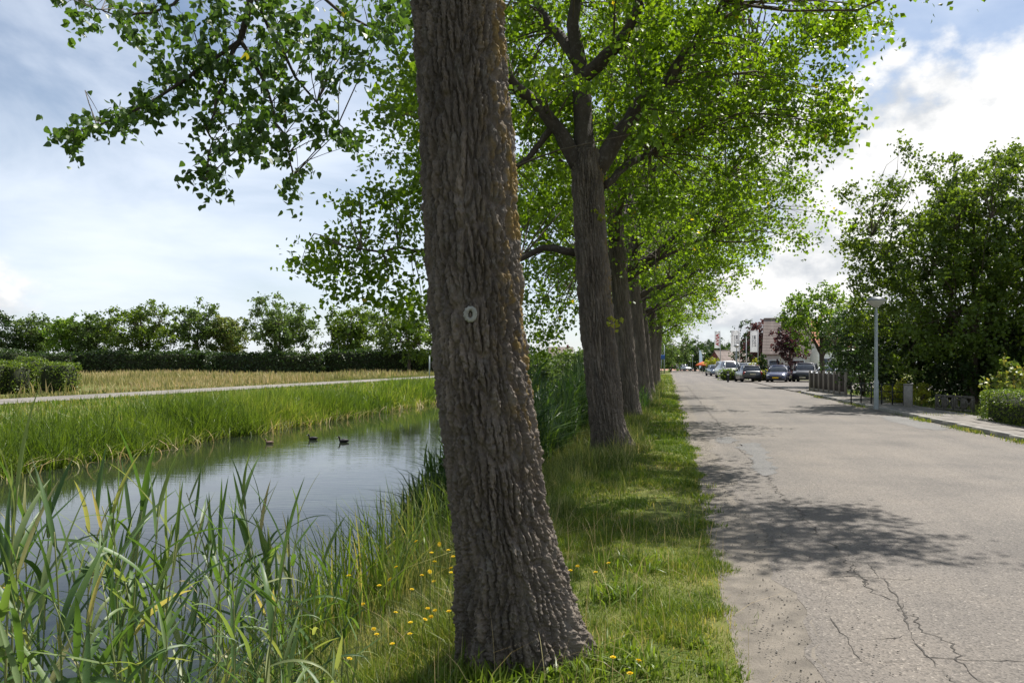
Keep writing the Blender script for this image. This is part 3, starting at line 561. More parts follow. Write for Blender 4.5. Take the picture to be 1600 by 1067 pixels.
DELTOID = np.array([(0, 0), (.06, .30), (.26, .46), (.55, .33), (1.0, 0), (.55, -.33), (.26, -.46), (.06, -.30)])
def leaf_geo(C, size, rng, shape='kite', droop=.5, upn=.4):
    """C (n,3) leaf bases -> vertices and faces of small folded leaves"""
    n = len(C); a = rng.normal(0, 1, (n, 3)); a[:, 2] -= droop; a /= np.linalg.norm(a, axis=1, keepdims=True)
    q = rng.normal(0, 1, (n, 3)); q[:, 2] += upn; b = np.cross(q, a); b /= np.linalg.norm(b, axis=1, keepdims=True) + 1e-9; nn = np.cross(a, b)
    L = size[:, None] if np.ndim(size) else size
    if shape == 'kite':
        V = np.stack([C, C + a * L * .45 + b * L * .40 + nn * L * .10, C + a * L, C + a * L * .45 - b * L * .40 + nn * L * .10], 1)
        k = (np.arange(n) * 4)[:, None]; Fs = np.concatenate([k + np.array([[0, 1, 2]]), k + np.array([[0, 2, 3]])], 0); return V.reshape(-1, 3), Fs, 2
    V = np.stack([C + a * L * x + b * L * y + nn * L * (.22 * abs(y) - .10 * x * x) for x, y in DELTOID], 1)
    k = (np.arange(n) * 8)[:, None]; Fs = np.concatenate([k + np.array([[0, 1, 2, 3]]), k + np.array([[0, 3, 4, 4]])[:, [0, 1, 2]] * 1], 0) if False else None
    Fq = np.concatenate([k + np.array([[0, 1, 2, 3]]), k + np.array([[0, 5, 6, 7]])], 0); Ft = np.concatenate([k + np.array([[0, 3, 4]]), k + np.array([[0, 4, 5]])], 0)
    return V.reshape(-1, 3), (Fq, Ft), 4
def crown_mesh(name, centers, crad, per, size, mat, seed, shape='kite', flat=.65, droop=.5):
    """leaves set along short sprays that leave each twig end"""
    r = np.random.default_rng(seed); m = len(centers); crad = np.broadcast_to(crad, m); ns = np.maximum(2, (per / 9 * r.uniform(.5, 1.5, m))).astype(int); ci = np.repeat(np.arange(m), ns); k = len(ci)
    d = r.normal(0, 1, (k, 3)); d[:, 2] = d[:, 2] * flat - .15; d /= np.linalg.norm(d, axis=1, keepdims=True); ln = crad[ci] * r.uniform(.55, 1.35, k)
    nl = np.maximum(3, r.normal(9, 2.5, k)).astype(int); si = np.repeat(np.arange(k), nl); n = len(si); u = r.uniform(.05, 1, n)
    C = np.asarray(centers)[ci[si]] + d[si] * (ln[si] * u)[:, None] + r.normal(0, .11, (n, 3)) * crad[ci[si]][:, None]; C[:, 2] -= .18 * crad[ci[si]] * u * u
    sz = size * r.uniform(.6, 1.35, n); cl = r.random(m); sp = r.random(k); rnd = np.clip(.35 * r.random(n) + .35 * cl[ci[si]] + .28 * sp[si], 0, .92); rnd = np.where(r.random(n) < .003, 1, rnd)
    V, Fs, q = leaf_geo(C, sz, r, shape, droop)
    fl = list(Fs) if isinstance(Fs, tuple) else [Fs]
    return raw_mesh(name, V, fl, [mat], rnd=np.tile(rnd, q))
def envelope(n, c, rad, seed, power=2.4, zmin=None, lump=.35):
    r = np.random.default_rng(seed); d = r.normal(0, 1, (n, 3)); d /= np.linalg.norm(d, axis=1, keepdims=True)
    az = np.arctan2(d[:, 1], d[:, 0]); k = 1 - lump + 2 * lump * fbm(az * 1.6 + 10, d[:, 2] * 2.2 + 5, seed, 3); rr = r.random(n) ** (1 / power) * k
    P = np.array(c) + d * rr[:, None] * np.array(rad)
    return P if zmin is None else P[P[:, 2] > zmin]
def twig_mesh(name, centers, nodes, rad, mat, seed, n=4, seg=4, sag=.12):
    r = np.random.default_rng(seed); nodes = np.asarray(nodes); mb = MB(); V = []; Fs = []; k = 0
    for c in centers:
        d = np.linalg.norm(nodes - c, axis=1) + .9 * np.clip(nodes[:, 2] - c[2], 0, 9); p = nodes[d.argmin()]
        m = (p + c) / 2 + r.normal(0, .10, 3) * np.linalg.norm(c - p) + np.array([0, 0, sag * np.linalg.norm(c - p)])
        ln = np.linalg.norm(c - p); v, f = tube_vf(spline([p, m, c], seg + 1), np.linspace(rad * min(1.6, .5 + ln * .35), rad * .25, seg + 1), n); V.append(v); Fs.append(f + k); k += len(v)
    return raw_mesh(name, np.concatenate(V), [np.concatenate(Fs)], [mat], smooth=True)
def limb_obj(pts, r0, r1, parent, mat, m=14, n=10, jit=.05, seed=0, bark=True):
    r = np.random.default_rng(seed); P = spline(pts, m); P[1:] += r.normal(0, jit, (m - 1, 3)) * np.linspace(.3, 1, m - 1)[:, None]
    mb = MB(); mb.tube(P, np.linspace(r0, r1, m) * (1 + r.normal(0, .05, m)), n); mb.obj('limb', mat, parent, True); return P
def simple_trunk(prof, parent, mat, n=12, m=16, name='trunk'):
    P = spline(prof, m); mb = MB(); mb.tube(P[:, :3], P[:, 3], n); return mb.obj(name, mat, parent, True)

def tree_root(name, loc, label, group=None, cat='tree'): return empty(name, loc, 0, label, cat, group)
ROW = 'poplars in a row along the canal'

# --- front poplar, trunk drawn to the photograph's outline
D1 = 4.33
def row1(y, l, r): c = A((l + r) / 2, y, D1); return (c.x, c.y, c.z, (r - l) / 2 / F * D1)
outl = [(1032, 722, 903), (1012, 724, 893), (960, 718, 886), (880, 714, 876), (776, 703, 851), (640, 686, 832), (500, 672, 816), (300, 661, 804), (100, 650, 790), (0, 644, 783)]
prof = [row1(*o) for o in outl]
base1 = Vector((prof[1][0], D1, 0)); p0 = np.array([base1.x, base1.y, 0, 0])
prof = [tuple(np.array(p) - p0) for p in prof]; last = prof[-1]
prof[0] = (prof[1][0] + .01, 0, -.28, prof[1][3] * 1.02)
prof_lo = prof + [(last[0] - .03, .005, 3.95, .244)]; prof += [(last[0] - .10, .02, 4.6, .235), (last[0] - .16, .05, 5.6, .235), (last[0] - .18, .1, 6.4, .21)]
t1 = tree_root('poplar_tree', base1, 'nearest poplar with thick furrowed trunk leaning left, leafy branch hanging left', ROW)
bark_trunk('trunk', prof_lo, 350, 720, .046, .047, .20, 5, M['bark'], t1, flare=[(math.radians(-20), .20, .5), (math.radians(-68), .09, .28), (math.radians(-120), .08, .30), (math.radians(195), .05, .4), (math.radians(60), .12, .5)], lichen_dir=(math.radians(-5), 2.6, .49, .9))
simple_trunk([prof_lo[-2][:3] + (.22,)] + [(last[0] - .03, .005, 3.95, .235)] + prof[-3:], t1, M['limb_bark'], 24, 30, 'upper_trunk')
# healed branch scar facing the camera
sc = A(735, 491, D1 - .262) - base1
mb = MB(); a = np.linspace(0, 2 * math.pi, 25)[:-1]
for k in range(24): pass
ringp = [(sc.x + .024 * math.cos(x), sc.y + .000, sc.z + .031 * math.sin(x)) for x in np.linspace(0, 2 * math.pi, 25)]
mb.tube(ringp, [.013 + .003 * math.sin(3 * x) for x in range(25)], 8, False); scar = mb.obj('branch_scar', M['scar'], t1, True)
mb = MB(); mb.tube([(sc.x, sc.y + .03, sc.z), (sc.x, sc.y + .004, sc.z)], [.03, .02], 12); h_ = mb.obj('scar_hollow', M['hole'], scar)
# crown of the front poplar, above the frame, and the hanging branch in view
top1 = np.array(prof[-1][:3])
L1 = [limb_obj([top1 + (0, 0, -1.0), (-1.0, .6, 6.6), A(480, -330, 6.0) - base1, A(410, -150, 6.0) - base1, A(388, 5, 6.0) - base1, A(366, 85, 6.0) - base1, A(349, 120, 6.0) - base1], .06, .012, t1, M['limb_bark'], 18, 8, .02, 2),
      limb_obj([top1, (-.6, .6, 8.2), (-1.6, .8, 10.5)], .16, .03, t1, M['limb_bark'], seed=3),
      limb_obj([top1, (.4, -.8, 8.0), (.8, -1.6, 10.0)], .14, .03, t1, M['limb_bark'], seed=4),
      limb_obj([top1 + (0, 0, -.4), (-1.2, -1.0, 7.4), (-2.6, -1.8, 8.8)], .12, .025, t1, M['limb_bark'], seed=5)]
hang = [(110, 15), (150, 28), (185, 22), (230, 18), (290, 25), (330, 12), (420, 18), (480, 18), (540, 22), (600, 22), (222, 58), (262, 58), (300, 68), (345, 55), (262, 108), (330, 92), (400, 58), (450, 66), (500, 55), (560, 48), (215, 165), (178, 178), (135, 205), (108, 213), (192, 198), (240, 162), (285, 152), (338, 148), (300, 125), (320, 195), (312, 232), (322, 268), (328, 284), (390, 150), (372, 112), (380, 198), (398, 240), (370, 228), (430, 165), (438, 212), (450, 256), (462, 288), (420, 118), (470, 128), (515, 112), (500, 170), (528, 208), (552, 214), (480, 200), (608, 62), (570, 95), (620, 30), (540, 80), (640, 14), (360, 170), (410, 195), (345, 30), (390, 90), (430, 95), (250, 140), (380, 30), (440, 30), (500, 85), (290, 100), (460, 165)]
r = np.random.default_rng(17); HC = []
for (x, y) in hang:
    for q in range(3):
        p = A(x + r.normal(0, 9), y + r.normal(0, 8), 5.9 + r.normal(0, .25)); HC.append(tuple(p - base1))
HC = np.array(HC)
side = np.array([L1[0][12:]]).reshape(-1, 3)
subs = [limb_obj([L1[0][13], A(250, 150, 5.8) - base1, A(130, 205, 5.7) - base1], .018, .005, t1, M['limb_bark'], 10, 6, .02, 11), limb_obj([L1[0][14], A(330, 190, 5.8) - base1, A(325, 280, 5.8) - base1], .014, .004, t1, M['limb_bark'], 10, 6, .02, 12),
        limb_obj([L1[0][13], A(420, 150, 6.0) - base1, A(455, 270, 6.0) - base1], .018, .004, t1, M['limb_bark'], 10, 6, .02, 13), limb_obj([L1[0][11], A(470, 130, 6.2) - base1, A(545, 212, 6.3) - base1], .016, .004, t1, M['limb_bark'], 10, 6, .02, 14),
        limb_obj([L1[0][9], A(250, 15, 5.8) - base1, A(140, 15, 5.7) - base1], .018, .004, t1, M['limb_bark'], 10, 6, .02, 15), limb_obj([L1[0][8], A(520, 10, 6.2) - base1, A(630, 40, 6.3) - base1], .02, .005, t1, M['limb_bark'], 10, 6, .02, 16)]
nodes = np.concatenate([side] + [s_[2:] for s_ in subs])
tw = link('twigs', twig_mesh('twigs', HC, nodes, .006, M['twig'], 21, 4), t1); tw['kind'] = 'stuff'
me = crown_mesh('hanging_leaves', HC, .18, 28, .052, M['near_leaf'], 22, 'deltoid', .8, .9); o = link('hanging_leaves', me, t1); o['kind'] = 'stuff'
# the largest leaves of that branch, one by one
lv, lf, _ = leaf_geo(np.zeros((1, 3)), np.array([1.0]), np.random.default_rng(1), 'deltoid'); 
Vd = np.array([(x, y, .22 * abs(y) - .10 * x * x) for x, y in DELTOID]); leaf_me = raw_mesh('leaf', Vd, [np.array([[0, 1, 2, 3], [0, 5, 6, 7]]), np.array([[0, 3, 4], [0, 4, 5]])], [M['near_leaf_obj']])
r = np.random.default_rng(23)
for k in range(300):
    c = HC[r.integers(len(HC))] + r.normal(0, .10, 3) + np.array([0, -.06, 0]); o = link('leaf', leaf_me, t1, tuple(c)); s_ = r.uniform(.045, .062); o.scale = (s_, s_, s_)
    o.rotation_euler = (r.normal(0, .9), r.uniform(.3, 1.6), r.uniform(0, 6.28))
SUN_T = [(base1.x + .1 - .1 * z, base1.y, z, 1.25) for z in np.linspace(0, 4, 9)] + [(x, y, 0, .8) for x, y in ((.5, 4.2), (1.0, 4.6), (.9, 5.4), (-.6, 4.6), (-.8, 5.4), (-.5, 3.6), (.4, 3.4), (-1.3, 3.0), (-1.6, 3.8), (-2.2, 3.4), (1.3, 5.2))]
def sunny(C, b):
    """leave open the gap between the crowns through which the sun reaches the front trunk and bank"""
    Cw = C + np.array(tuple(b)); keep = np.ones(len(C), bool); sv_ = np.array(SUNV)
    for (x, y, z, rr) in SUN_T:
        q = Cw - np.array([x, y, z]); l_ = q @ sv_; keep &= ~((np.linalg.norm(q - l_[:, None] * sv_, axis=1) < rr) & (l_ > 4.5))
    return C[keep]
C1 = np.concatenate([envelope(230, (-1.0, -1.2, 9.4), (4.2, 4.4, 4.0), 31, zmin=5.8), envelope(14, (-.4, -2.2, 9.4), (1.6, 1.8, 2.2), 32, zmin=7)])
C1 = sunny(C1, base1)
o = link('crown', crown_mesh('crown', C1, .75, 75, .10, M['poplar_leaf'], 33), t1); o['kind'] = 'stuff'
o = link('twigs', twig_mesh('twigs', C1, np.concatenate([p[5:] for p in L1[1:]]), .022, M['twig'], 34), t1); o['kind'] = 'stuff'

# --- second poplar: forked trunk with the big limbs of the photograph
D2 = 13.6; base2 = Vector((A(958, 708, D2).x, D2, 0.04))
def row2(y, l, r_): c = A((l + r_) / 2, y, D2) - base2; return (c.x, c.y, c.z, (r_ - l) / 2 / F * D2)
prof = [row2(*o) for o in ((725, 929, 990), (705, 926, 988), (660, 922, 976), (600, 916, 969), (500, 906, 958), (400, 899, 950), (330, 896, 944), (270, 893, 942), (235, 899, 936))]
t2 = tree_root('poplar_tree', base2, 'second poplar of the row, trunk forking into wide limbs, yellow sprout on its side', ROW)
bark_trunk('trunk', prof, 180, 420, .055, .058, .36, 9, M['bark'], t2, flare=[(math.radians(-10), .16, .7), (math.radians(200), .05, .5)], lichen_dir=(math.radians(0), 3, .56, 1.5))
def a2(x, y, dd=0): return np.array(tuple(A(x, y, D2 + dd) - base2))
L2 = [limb_obj([a2(905, 262), a2(880, 215), a2(845, 170), a2(795, 122, -.3), a2(740, 60, -.8), a2(690, -60, -1.2)], .155, .05, t2, M['limb_bark'], 18, 10, .03, 1),
      limb_obj([a2(918, 255), a2(912, 190, .2), a2(907, 110, .3), a2(897, 30, .4), a2(905, -80, .5), a2(890, -260, .6)], .19, .06, t2, M['limb_bark'], 18, 12, .03, 2),
      limb_obj([a2(930, 268), a2(965, 215), a2(1005, 155, -.2), a2(1045, 125, -.3), a2(1072, 85, -.4), a2(1140, 0, -.6), a2(1210, -110, -.8)], .17, .05, t2, M['limb_bark'], 18, 10, .03, 3),
      limb_obj([a2(910, 125, .3), a2(945, 90, 0), a2(985, 40, -.3), a2(1010, -40, -.6), a2(1050, -150, -1)], .14, .05, t2, M['limb_bark'], 16, 10, .03, 4),
      limb_obj([a2(905, 100, .3), a2(870, 50, .7), a2(835, 0, 1.0), a2(800, -90, 1.4)], .12, .04, t2, M['limb_bark'], 16, 10, .03, 5),
      limb_obj([a2(945, 290, .2), a2(985, 255, 1.0), a2(1050, 220, 1.8), a2(1120, 170, 2.4), a2(1200, 140, 2.6)], .075, .02, t2, M['limb_bark'], 14, 8, .03, 6),
      limb_obj([a2(866, 195), a2(848, 218, .1), a2(830, 242, .1), a2(800, 265, 0), a2(765, 285, -.2), a2(720, 300, -.5)], .07, .02, t2, M['limb_bark'], 14, 8, .03, 7),
      limb_obj([a2(900, 395, .2), a2(850, 388, .6), a2(790, 410, .4), a2(700, 400, -.4), a2(620, 390, -.9), a2(540, 385, -1.3)], .075, .012, t2, M['limb_bark'], 16, 8, .03, 8)]
C2 = [envelope(290, (-.3, .3, 9.6), (4.6, 4.2, 5.6), 41, 2.6, zmin=5.0, lump=.42)]
px = []
r = np.random.default_rng(42)
for (x0, y0, x1, y1, n, da, db) in ((590, 60, 680, 290, 26, -2.5, 1), (800, 150, 900, 330, 26, .3, 3.0), (950, 170, 1180, 330, 40, .6, 3), (1150, 20, 1330, 200, 40, -1.2, 2.2), (1240, 185, 1330, 240, 6, -1, 0), (980, 20, 1150, 180, 40, -1, 3.0), (1310, 5, 1375, 60, 6, -1, 0), (700, 10, 900, 180, 40, .2, 3)):
    for k in range(n): px.append(a2(r.uniform(x0, x1), r.uniform(y0, y1), r.uniform(da, db)))
for (x, y) in ((480, 405), (505, 400), (530, 410), (515, 375), (545, 365), (575, 350), (560, 330), (600, 320), (590, 300), (630, 310), (650, 330), (620, 350), (590, 385), (560, 400), (545, 425), (600, 420), (640, 380), (655, 410), (620, 440), (575, 440), (540, 458), (600, 465), (650, 450), (560, 305), (665, 300), (655, 350), (630, 400), (580, 410), (530, 390), (640, 290), (500, 385), (655, 475), (625, 470)):
    px.append(a2(x + r.normal(0, 5), y + r.normal(0, 5), r.uniform(-1.4, -.4)))
C2.append(np.array(px)); C2 = np.concatenate(C2)
rr_ = np.random.default_rng(47); C2 = np.concatenate([C2, np.stack([rr_.uniform(3.8, 7.5, 80), rr_.uniform(9.8, 12.3, 80), rr_.uniform(7.5, 9.2, 80)], -1) - np.array(tuple(base2))]); C2 = sunny(C2, base2)
o = link('crown', crown_mesh('crown', C2, .62, 100, .096, M['poplar_leaf'], 43), t2); o['kind'] = 'stuff'
o = link('twigs', twig_mesh('twigs', C2, np.concatenate([p[5:] for p in L2]), .016, M['twig'], 44), t2); o['kind'] = 'stuff'
for q, (x, y) in enumerate(((938, 340), (962, 500))):               # yellow sprouts on the trunk
    me = crown_mesh('leaf_sprout', np.array([a2(x, y, -.42)]), .20, 26, .07, M['yellow_leaf'], 45 + q, 'deltoid', 1); o = link('leaf_sprout', me, t2); o['label'] = 'small yellow leaf sprout on the trunk'

# --- the rest of the row
def row_tree(s, t, label, seed, rT, profpx=None, D=None, per=70, size=.11, ncl=360, ctop=10.0, low=3.9, proto=None, hi=False, extra=None):
    b = W(t, s, -.02)
    root = tree_root('poplar_tree', b, label, ROW)
    if proto is not None:
        for ch in proto.children: c = ch.copy(); COL.objects.link(c); c.parent = root
        root.rotation_euler = (0, 0, [1.3, 2.9, 4.4, .6, 5.3, 2.2][seed % 6]); k = [1, .94, 1.05, .97, 1.03, .92][seed % 6]; root.scale = (k, k, k); return root
    r = np.random.default_rng(seed); lean = -.085
    prof = [(.03, 0, -.2, rT * 1.45), (0, 0, .05, rT * 1.32), (lean * .6, 0, .6, rT * 1.08), (lean * 2, 0, 2.0, rT), (lean * 4, 0, 4.0, rT * .9), (lean * 5.2, 0, 5.4, rT * .85), (lean * 6.5, 0, 7.5, rT * .6)]
    bark_trunk('trunk', prof, 100 if hi else 64, 240 if hi else 130, .035, .065, .32, seed, M['bark'], root)
    Ls = []
    for q in range(7):
        a = q * 2.4 + r.uniform(-.3, .3); z0 = 4.2 + .45 * q; ln = r.uniform(3.0, 4.2)
        p0 = np.array([lean * z0, 0, z0]); d = np.array([math.cos(a), math.sin(a), 0]); Ls.append(limb_obj([p0, p0 + d * ln * .35 + (0, 0, .7), p0 + d * ln * .7 + (0, 0, 1.8), p0 + d * ln + (0, 0, 3.0)], rT * .42, .03, root, M['limb_bark'], 12, 8, .05, seed * 10 + q))
    Ls.append(limb_obj([(lean * 6.3, 0, 7.2), (lean * 7, .2, 10), (lean * 7, .1, 14)], rT * .62, .04, root, M['limb_bark'], 12, 8, .05, seed * 10 + 9))
    for q in range(2):
        a = [0.15, 3.3][q]; p0 = np.array([lean * 3.9, 0, 3.9]); d = np.array([math.cos(a), math.sin(a), 0]); Ls.append(limb_obj([p0, p0 + d * 1.1 + (0, 0, .7), p0 + d * 2.1 + (0, 0, 1.2), p0 + d * 2.8 + (0, 0, 1.5)], rT * .25, .02, root, M['limb_bark'], 12, 7, .05, seed * 10 + 11 + q))
    C = envelope(ncl, (.1, 0, ctop), (4.9, 4.6, 6.0), seed + 1, 2.6, zmin=low, lump=.32)
    r2 = envelope(int(ncl * .28), (.1, 0, 5.6), (4.6, 4.3, 2.0), seed + 2, 2.8, zmin=3.0); C = np.concatenate([C, r2[(np.hypot(r2[:, 0], r2[:, 1]) > 1.5)]])
    C = np.concatenate([C, np.stack([r.uniform(2.8, 5.6, 42), r.uniform(-2.6, 2.2, 42), r.uniform(5.6, 9.0, 42)], -1)])
    if extra is not None: C = np.concatenate([C, np.array([tuple(e - b) for e in extra])])
    o = link('crown', crown_mesh('crown', C, .70, per, size, M['poplar_leaf'], seed + 3), root); o['kind'] = 'stuff'
    o = link('twigs', twig_mesh('twigs', C, np.concatenate([p[4:] for p in Ls]), .018, M['twig'], seed + 4), root); o['kind'] = 'stuff'
    return root
rx_ = np.random.default_rng(77); ex3 = [A(rx_.uniform(805, 895), rx_.uniform(250, 470), rx_.uniform(19, 23)) for k in range(60)] + [A(x, y, 19.5) for x, y in ((835, 490), (850, 500), (870, 480), (842, 520), (825, 505), (855, 525), (880, 500), (890, 470), (832, 535), (845, 545), (868, 510))]
row_tree(22.4, -1.05, 'third poplar of the row, slimmer trunk just right of and behind the second', 101, .27, per=80, size=.10, ncl=400, low=4.3, hi=True, extra=ex3)
row_tree(31.2, -1.0, 'fourth poplar of the row, thick dark trunk among reeds', 202, .33, per=64, size=.115, ncl=340, low=4.2)
p5 = row_tree(40.3, -1.0, 'fifth poplar of the row, half hidden behind the fourth trunk', 303, .30, per=56, size=.13, ncl=320, low=3.8)
for q, (s_, lab) in enumerate(((49.5, 'sixth'), (58.5, 'seventh'), (68, 'eighth and last'))):
    row_tree(s_, -1.0, lab + ' poplar of the row counted from the camera, far along the verge', q, .3, proto=p5)
# low foliage hanging on the canal side of the third and fourth poplar

# ------------------------------------------------------------------ foreground reeds, one by one
def reed_leaf_mesh(length, width, droop, twist, seed):
    """a long lanceolate blade starting at the origin, rising outwards along +x"""
    m = 10; x = np.linspace(0, 1, m); r = np.random.default_rng(seed); el = 1.08 - droop * x ** 1.3
    dx = np.cos(el); dz = np.sin(el); P = np.stack([np.cumsum(dx), 0 * x, np.cumsum(dz)], -1) * length / m; P -= P[0]
    w = width * np.clip(np.sin(np.pi * np.clip(x * .93 + .07, 0, 1) ** .62) ** .8, .02, 1); w[-1] = width * .02
    tw = twist * x; B = np.stack([-np.sin(tw) * np.sin(el), np.cos(tw), np.sin(tw) * np.cos(el)], -1); Nn = np.stack([-np.sin(el), 0 * x, np.cos(el)], -1)
    V = np.concatenate([P - B * w[:, None] / 2 + Nn * w[:, None] * .16, P, P + B * w[:, None] / 2 + Nn * w[:, None] * .16]); k = np.arange(m - 1)
    return raw_mesh('leaf', V, [np.concatenate([np.stack([k, k + m, k + m + 1, k + 1], -1), np.stack([k + m, k + 2 * m, k + 2 * m + 1, k + m + 1], -1)])], [M['reed_leaf']], smooth=True)
r = np.random.default_rng(51)
LEAF = [reed_leaf_mesh(l, w, d, t, i) for i, (l, w, d, t) in enumerate(((.44, .026, .5, .5), (.52, .030, 1.0, -.6), (.40, .024, .25, .3), (.56, .027, 1.5, .9), (.48, .032, .6, -1.2), (.44, .020, 1.8, .4), (.50, .029, .4, 1.5), (.38, .022, .12, 0)))]
def make_reed(h, nl, seed):
    r = np.random.default_rng(seed); root = empty('reed_plant'); lean = r.normal(0, .06, 2)
    pts = [(0, 0, 0), (lean[0] * .3, lean[1] * .3, h * .4), (lean[0] * 1.1, lean[1] * 1.1, h * .75), (lean[0] * 2.2, lean[1] * 2.2, h)]
    P = spline(pts, 9); mb = MB(); mb.tube(P, np.linspace(.0055, .0022, 9), 6); mb.obj('stem', M['reed_stem'], root, True)
    a = r.uniform(0, 6.28)
    for k in range(nl):
        x = .22 + .78 * (k + .5) / nl; i = x * 8; i0 = int(i); c = P[i0] + (P[min(i0 + 1, 8)] - P[i0]) * (i - i0)
        me = LEAF[r.integers(len(LEAF))] if k < nl - 2 else LEAF[[2, 7, 0][r.integers(3)]]
        o = link('leaf', me, root, tuple(c)); a += math.pi * .85 + r.normal(0, .45); s_ = r.uniform(.75, 1.15); o.rotation_euler = (r.normal(0, .15), r.normal(.08, .22) - (.35 if k >= nl - 2 else 0), a); o.scale = (s_, s_ * r.uniform(.8, 1.15), s_)
    return root
PROT = [make_reed(1.5 + .12 * (i % 4), 8 + i % 4, 60 + i) for i in range(9)]
REEDLAB = 'tall green reed with long narrow leaves in the foreground by the canal'; REEDGRP = 'foreground reeds at the canal edge'
spots = []
def reed_at(px, ytop, d, k=None):
    """a reed whose tip shows at the pixel"""
    spots.append((px, ytop, d, k))
for (x, y, d) in ((28, 620, 2.3), (215, 700, 2.7), (240, 715, 2.75), (435, 735, 3.2), (330, 745, 3.0), (345, 770, 3.0), (440, 775, 3.3), (455, 800, 3.4), (300, 800, 2.9), (150, 800, 2.6), (85, 780, 2.4), (395, 820, 3.1), (505, 870, 3.5), (540, 900, 3.4), (260, 860, 2.4), (20, 800, 2.1), (190, 830, 2.9)): reed_at(x, y, d)
for q in range(92):
    d = r.uniform(2.1, 4.2); x = r.uniform(-120, 500) if r.random() < .9 else r.uniform(480, 560); y = 685 + 350 * r.random() ** .9 + (70 if x > 440 else 0); reed_at(x, y, d)
for q, (x, y, d, k) in enumerate(spots):
    tip = A(x, y, d); t_ = tip.x * CA - tip.y * SA; s_ = tip.x * SA + tip.y * CA; z0 = max(float(ground_z(np.array(t_), np.array(s_))), WATER_Z - .06)
    i = q % 9; root = PROT[i] if q < 9 else copy_tree(PROT[i]); hh = 1.5 + .12 * (i % 4); sc_ = max(.3, (tip.z - z0)) / (hh + .22); kk = min(max(sc_, .55), 1.25)
    root.location = (tip.x, tip.y, z0); root.rotation_euler = (r.normal(0, .05), r.normal(0, .05), r.uniform(0, 6.28)); root.scale = (kk, kk, sc_)
    set_props(root, REEDLAB, 'reed', REEDGRP)
    if q == 0: root['label'] = 'tallest foreground reed, at the left edge of the picture, tip above the far water edge'; 
    if q == 1: root['label'] = 'reed with broad upright top leaves crossing the open water, second from the left edge'

# yellow flowers on the bank
def make_flower(h, seed):
    r = np.random.default_rng(seed); root = empty('yellow_flower'); mb = MB(); l = r.normal(0, .05, 2); P = spline([(0, 0, 0), (l[0] * .4, l[1] * .4, h * .5), (l[0], l[1], h)], 6); mb.tube(P, .0022, 5); mb.obj('stem', M['flower_stem'], root)
    mb = MB(); n = 16
    for ring, (rad, zz) in enumerate(((.021, .002), (.013, .006))):
        for k in range(n):
            a = k * 2 * math.pi / n + ring * .2; ca, sa = math.cos(a), math.sin(a); w = .0045
            mb.add([(0, 0, .0), (ca * rad * .6 - sa * w, sa * rad * .6 + ca * w, zz + .003), (ca * rad, sa * rad, zz), (ca * rad * .6 + sa * w, sa * rad * .6 - ca * w, zz + .003)], [[0, 1, 2], [0, 2, 3]])
    mb.lathe([(.0, -.010), (.005, -.006), (.006, 0), (.0, .006)], n=8); o = mb.obj('flower_head', M['petal'], root, loc=tuple(P[-1])); o.rotation_euler = (r.normal(0, .3), r.normal(0, .3), 0)
    return root
FP = [make_flower(h, 70 + i) for i, h in enumerate((.30, .38, .24, .34))]
fl = [(660, 845), (672, 862), (690, 848), (695, 868), (680, 880), (700, 858), (672, 890), (690, 895), (682, 905), (658, 900), (708, 890), (700, 845), (630, 885), (588, 993), (585, 978), (605, 1000), (532, 1028), (548, 900), (655, 980), (650, 995), (662, 990), (648, 1000), (690, 958), (703, 972), (700, 985), (712, 950), (680, 962), (640, 925), (612, 960), (896, 890), (908, 882), (923, 890), (962, 888), (950, 1045), (988, 1055), (975, 1060), (572, 940), (598, 915), (620, 905)]
for q, (x, y) in enumerate(fl):
    root = FP[q % 4] if q < 4 else copy_tree(FP[q % 4]); hh = (.30, .38, .24, .34)[q % 4] * (.55 if x > 880 else 1)
    d = 4.0 + (1067 - y) / 220 * 1.9 + r.normal(0, .15)
    if x > 880: d = F * (CAMZ - .15) / (y - HOR)
    p = A(x, y, d); gz = float(ground_z(np.array(p.x * CA - p.y * SA), np.array(p.x * SA + p.y * CA))); root.location = (p.x, p.y, gz); k = max(.2, p.z - gz) / (hh / (.55 if x > 880 else 1)); root.scale = (1, 1, min(k, 2.6)); root.rotation_euler = (0, 0, r.uniform(0, 6.28))
    for c in root.children:
        if c.name.startswith('flower_head'): c.scale = (.78, .78, .78 / root.scale[2])
    set_props(root, 'small yellow dandelion-like flower on a thin stem in the bank grass', 'flower', 'yellow flowers on the bank')

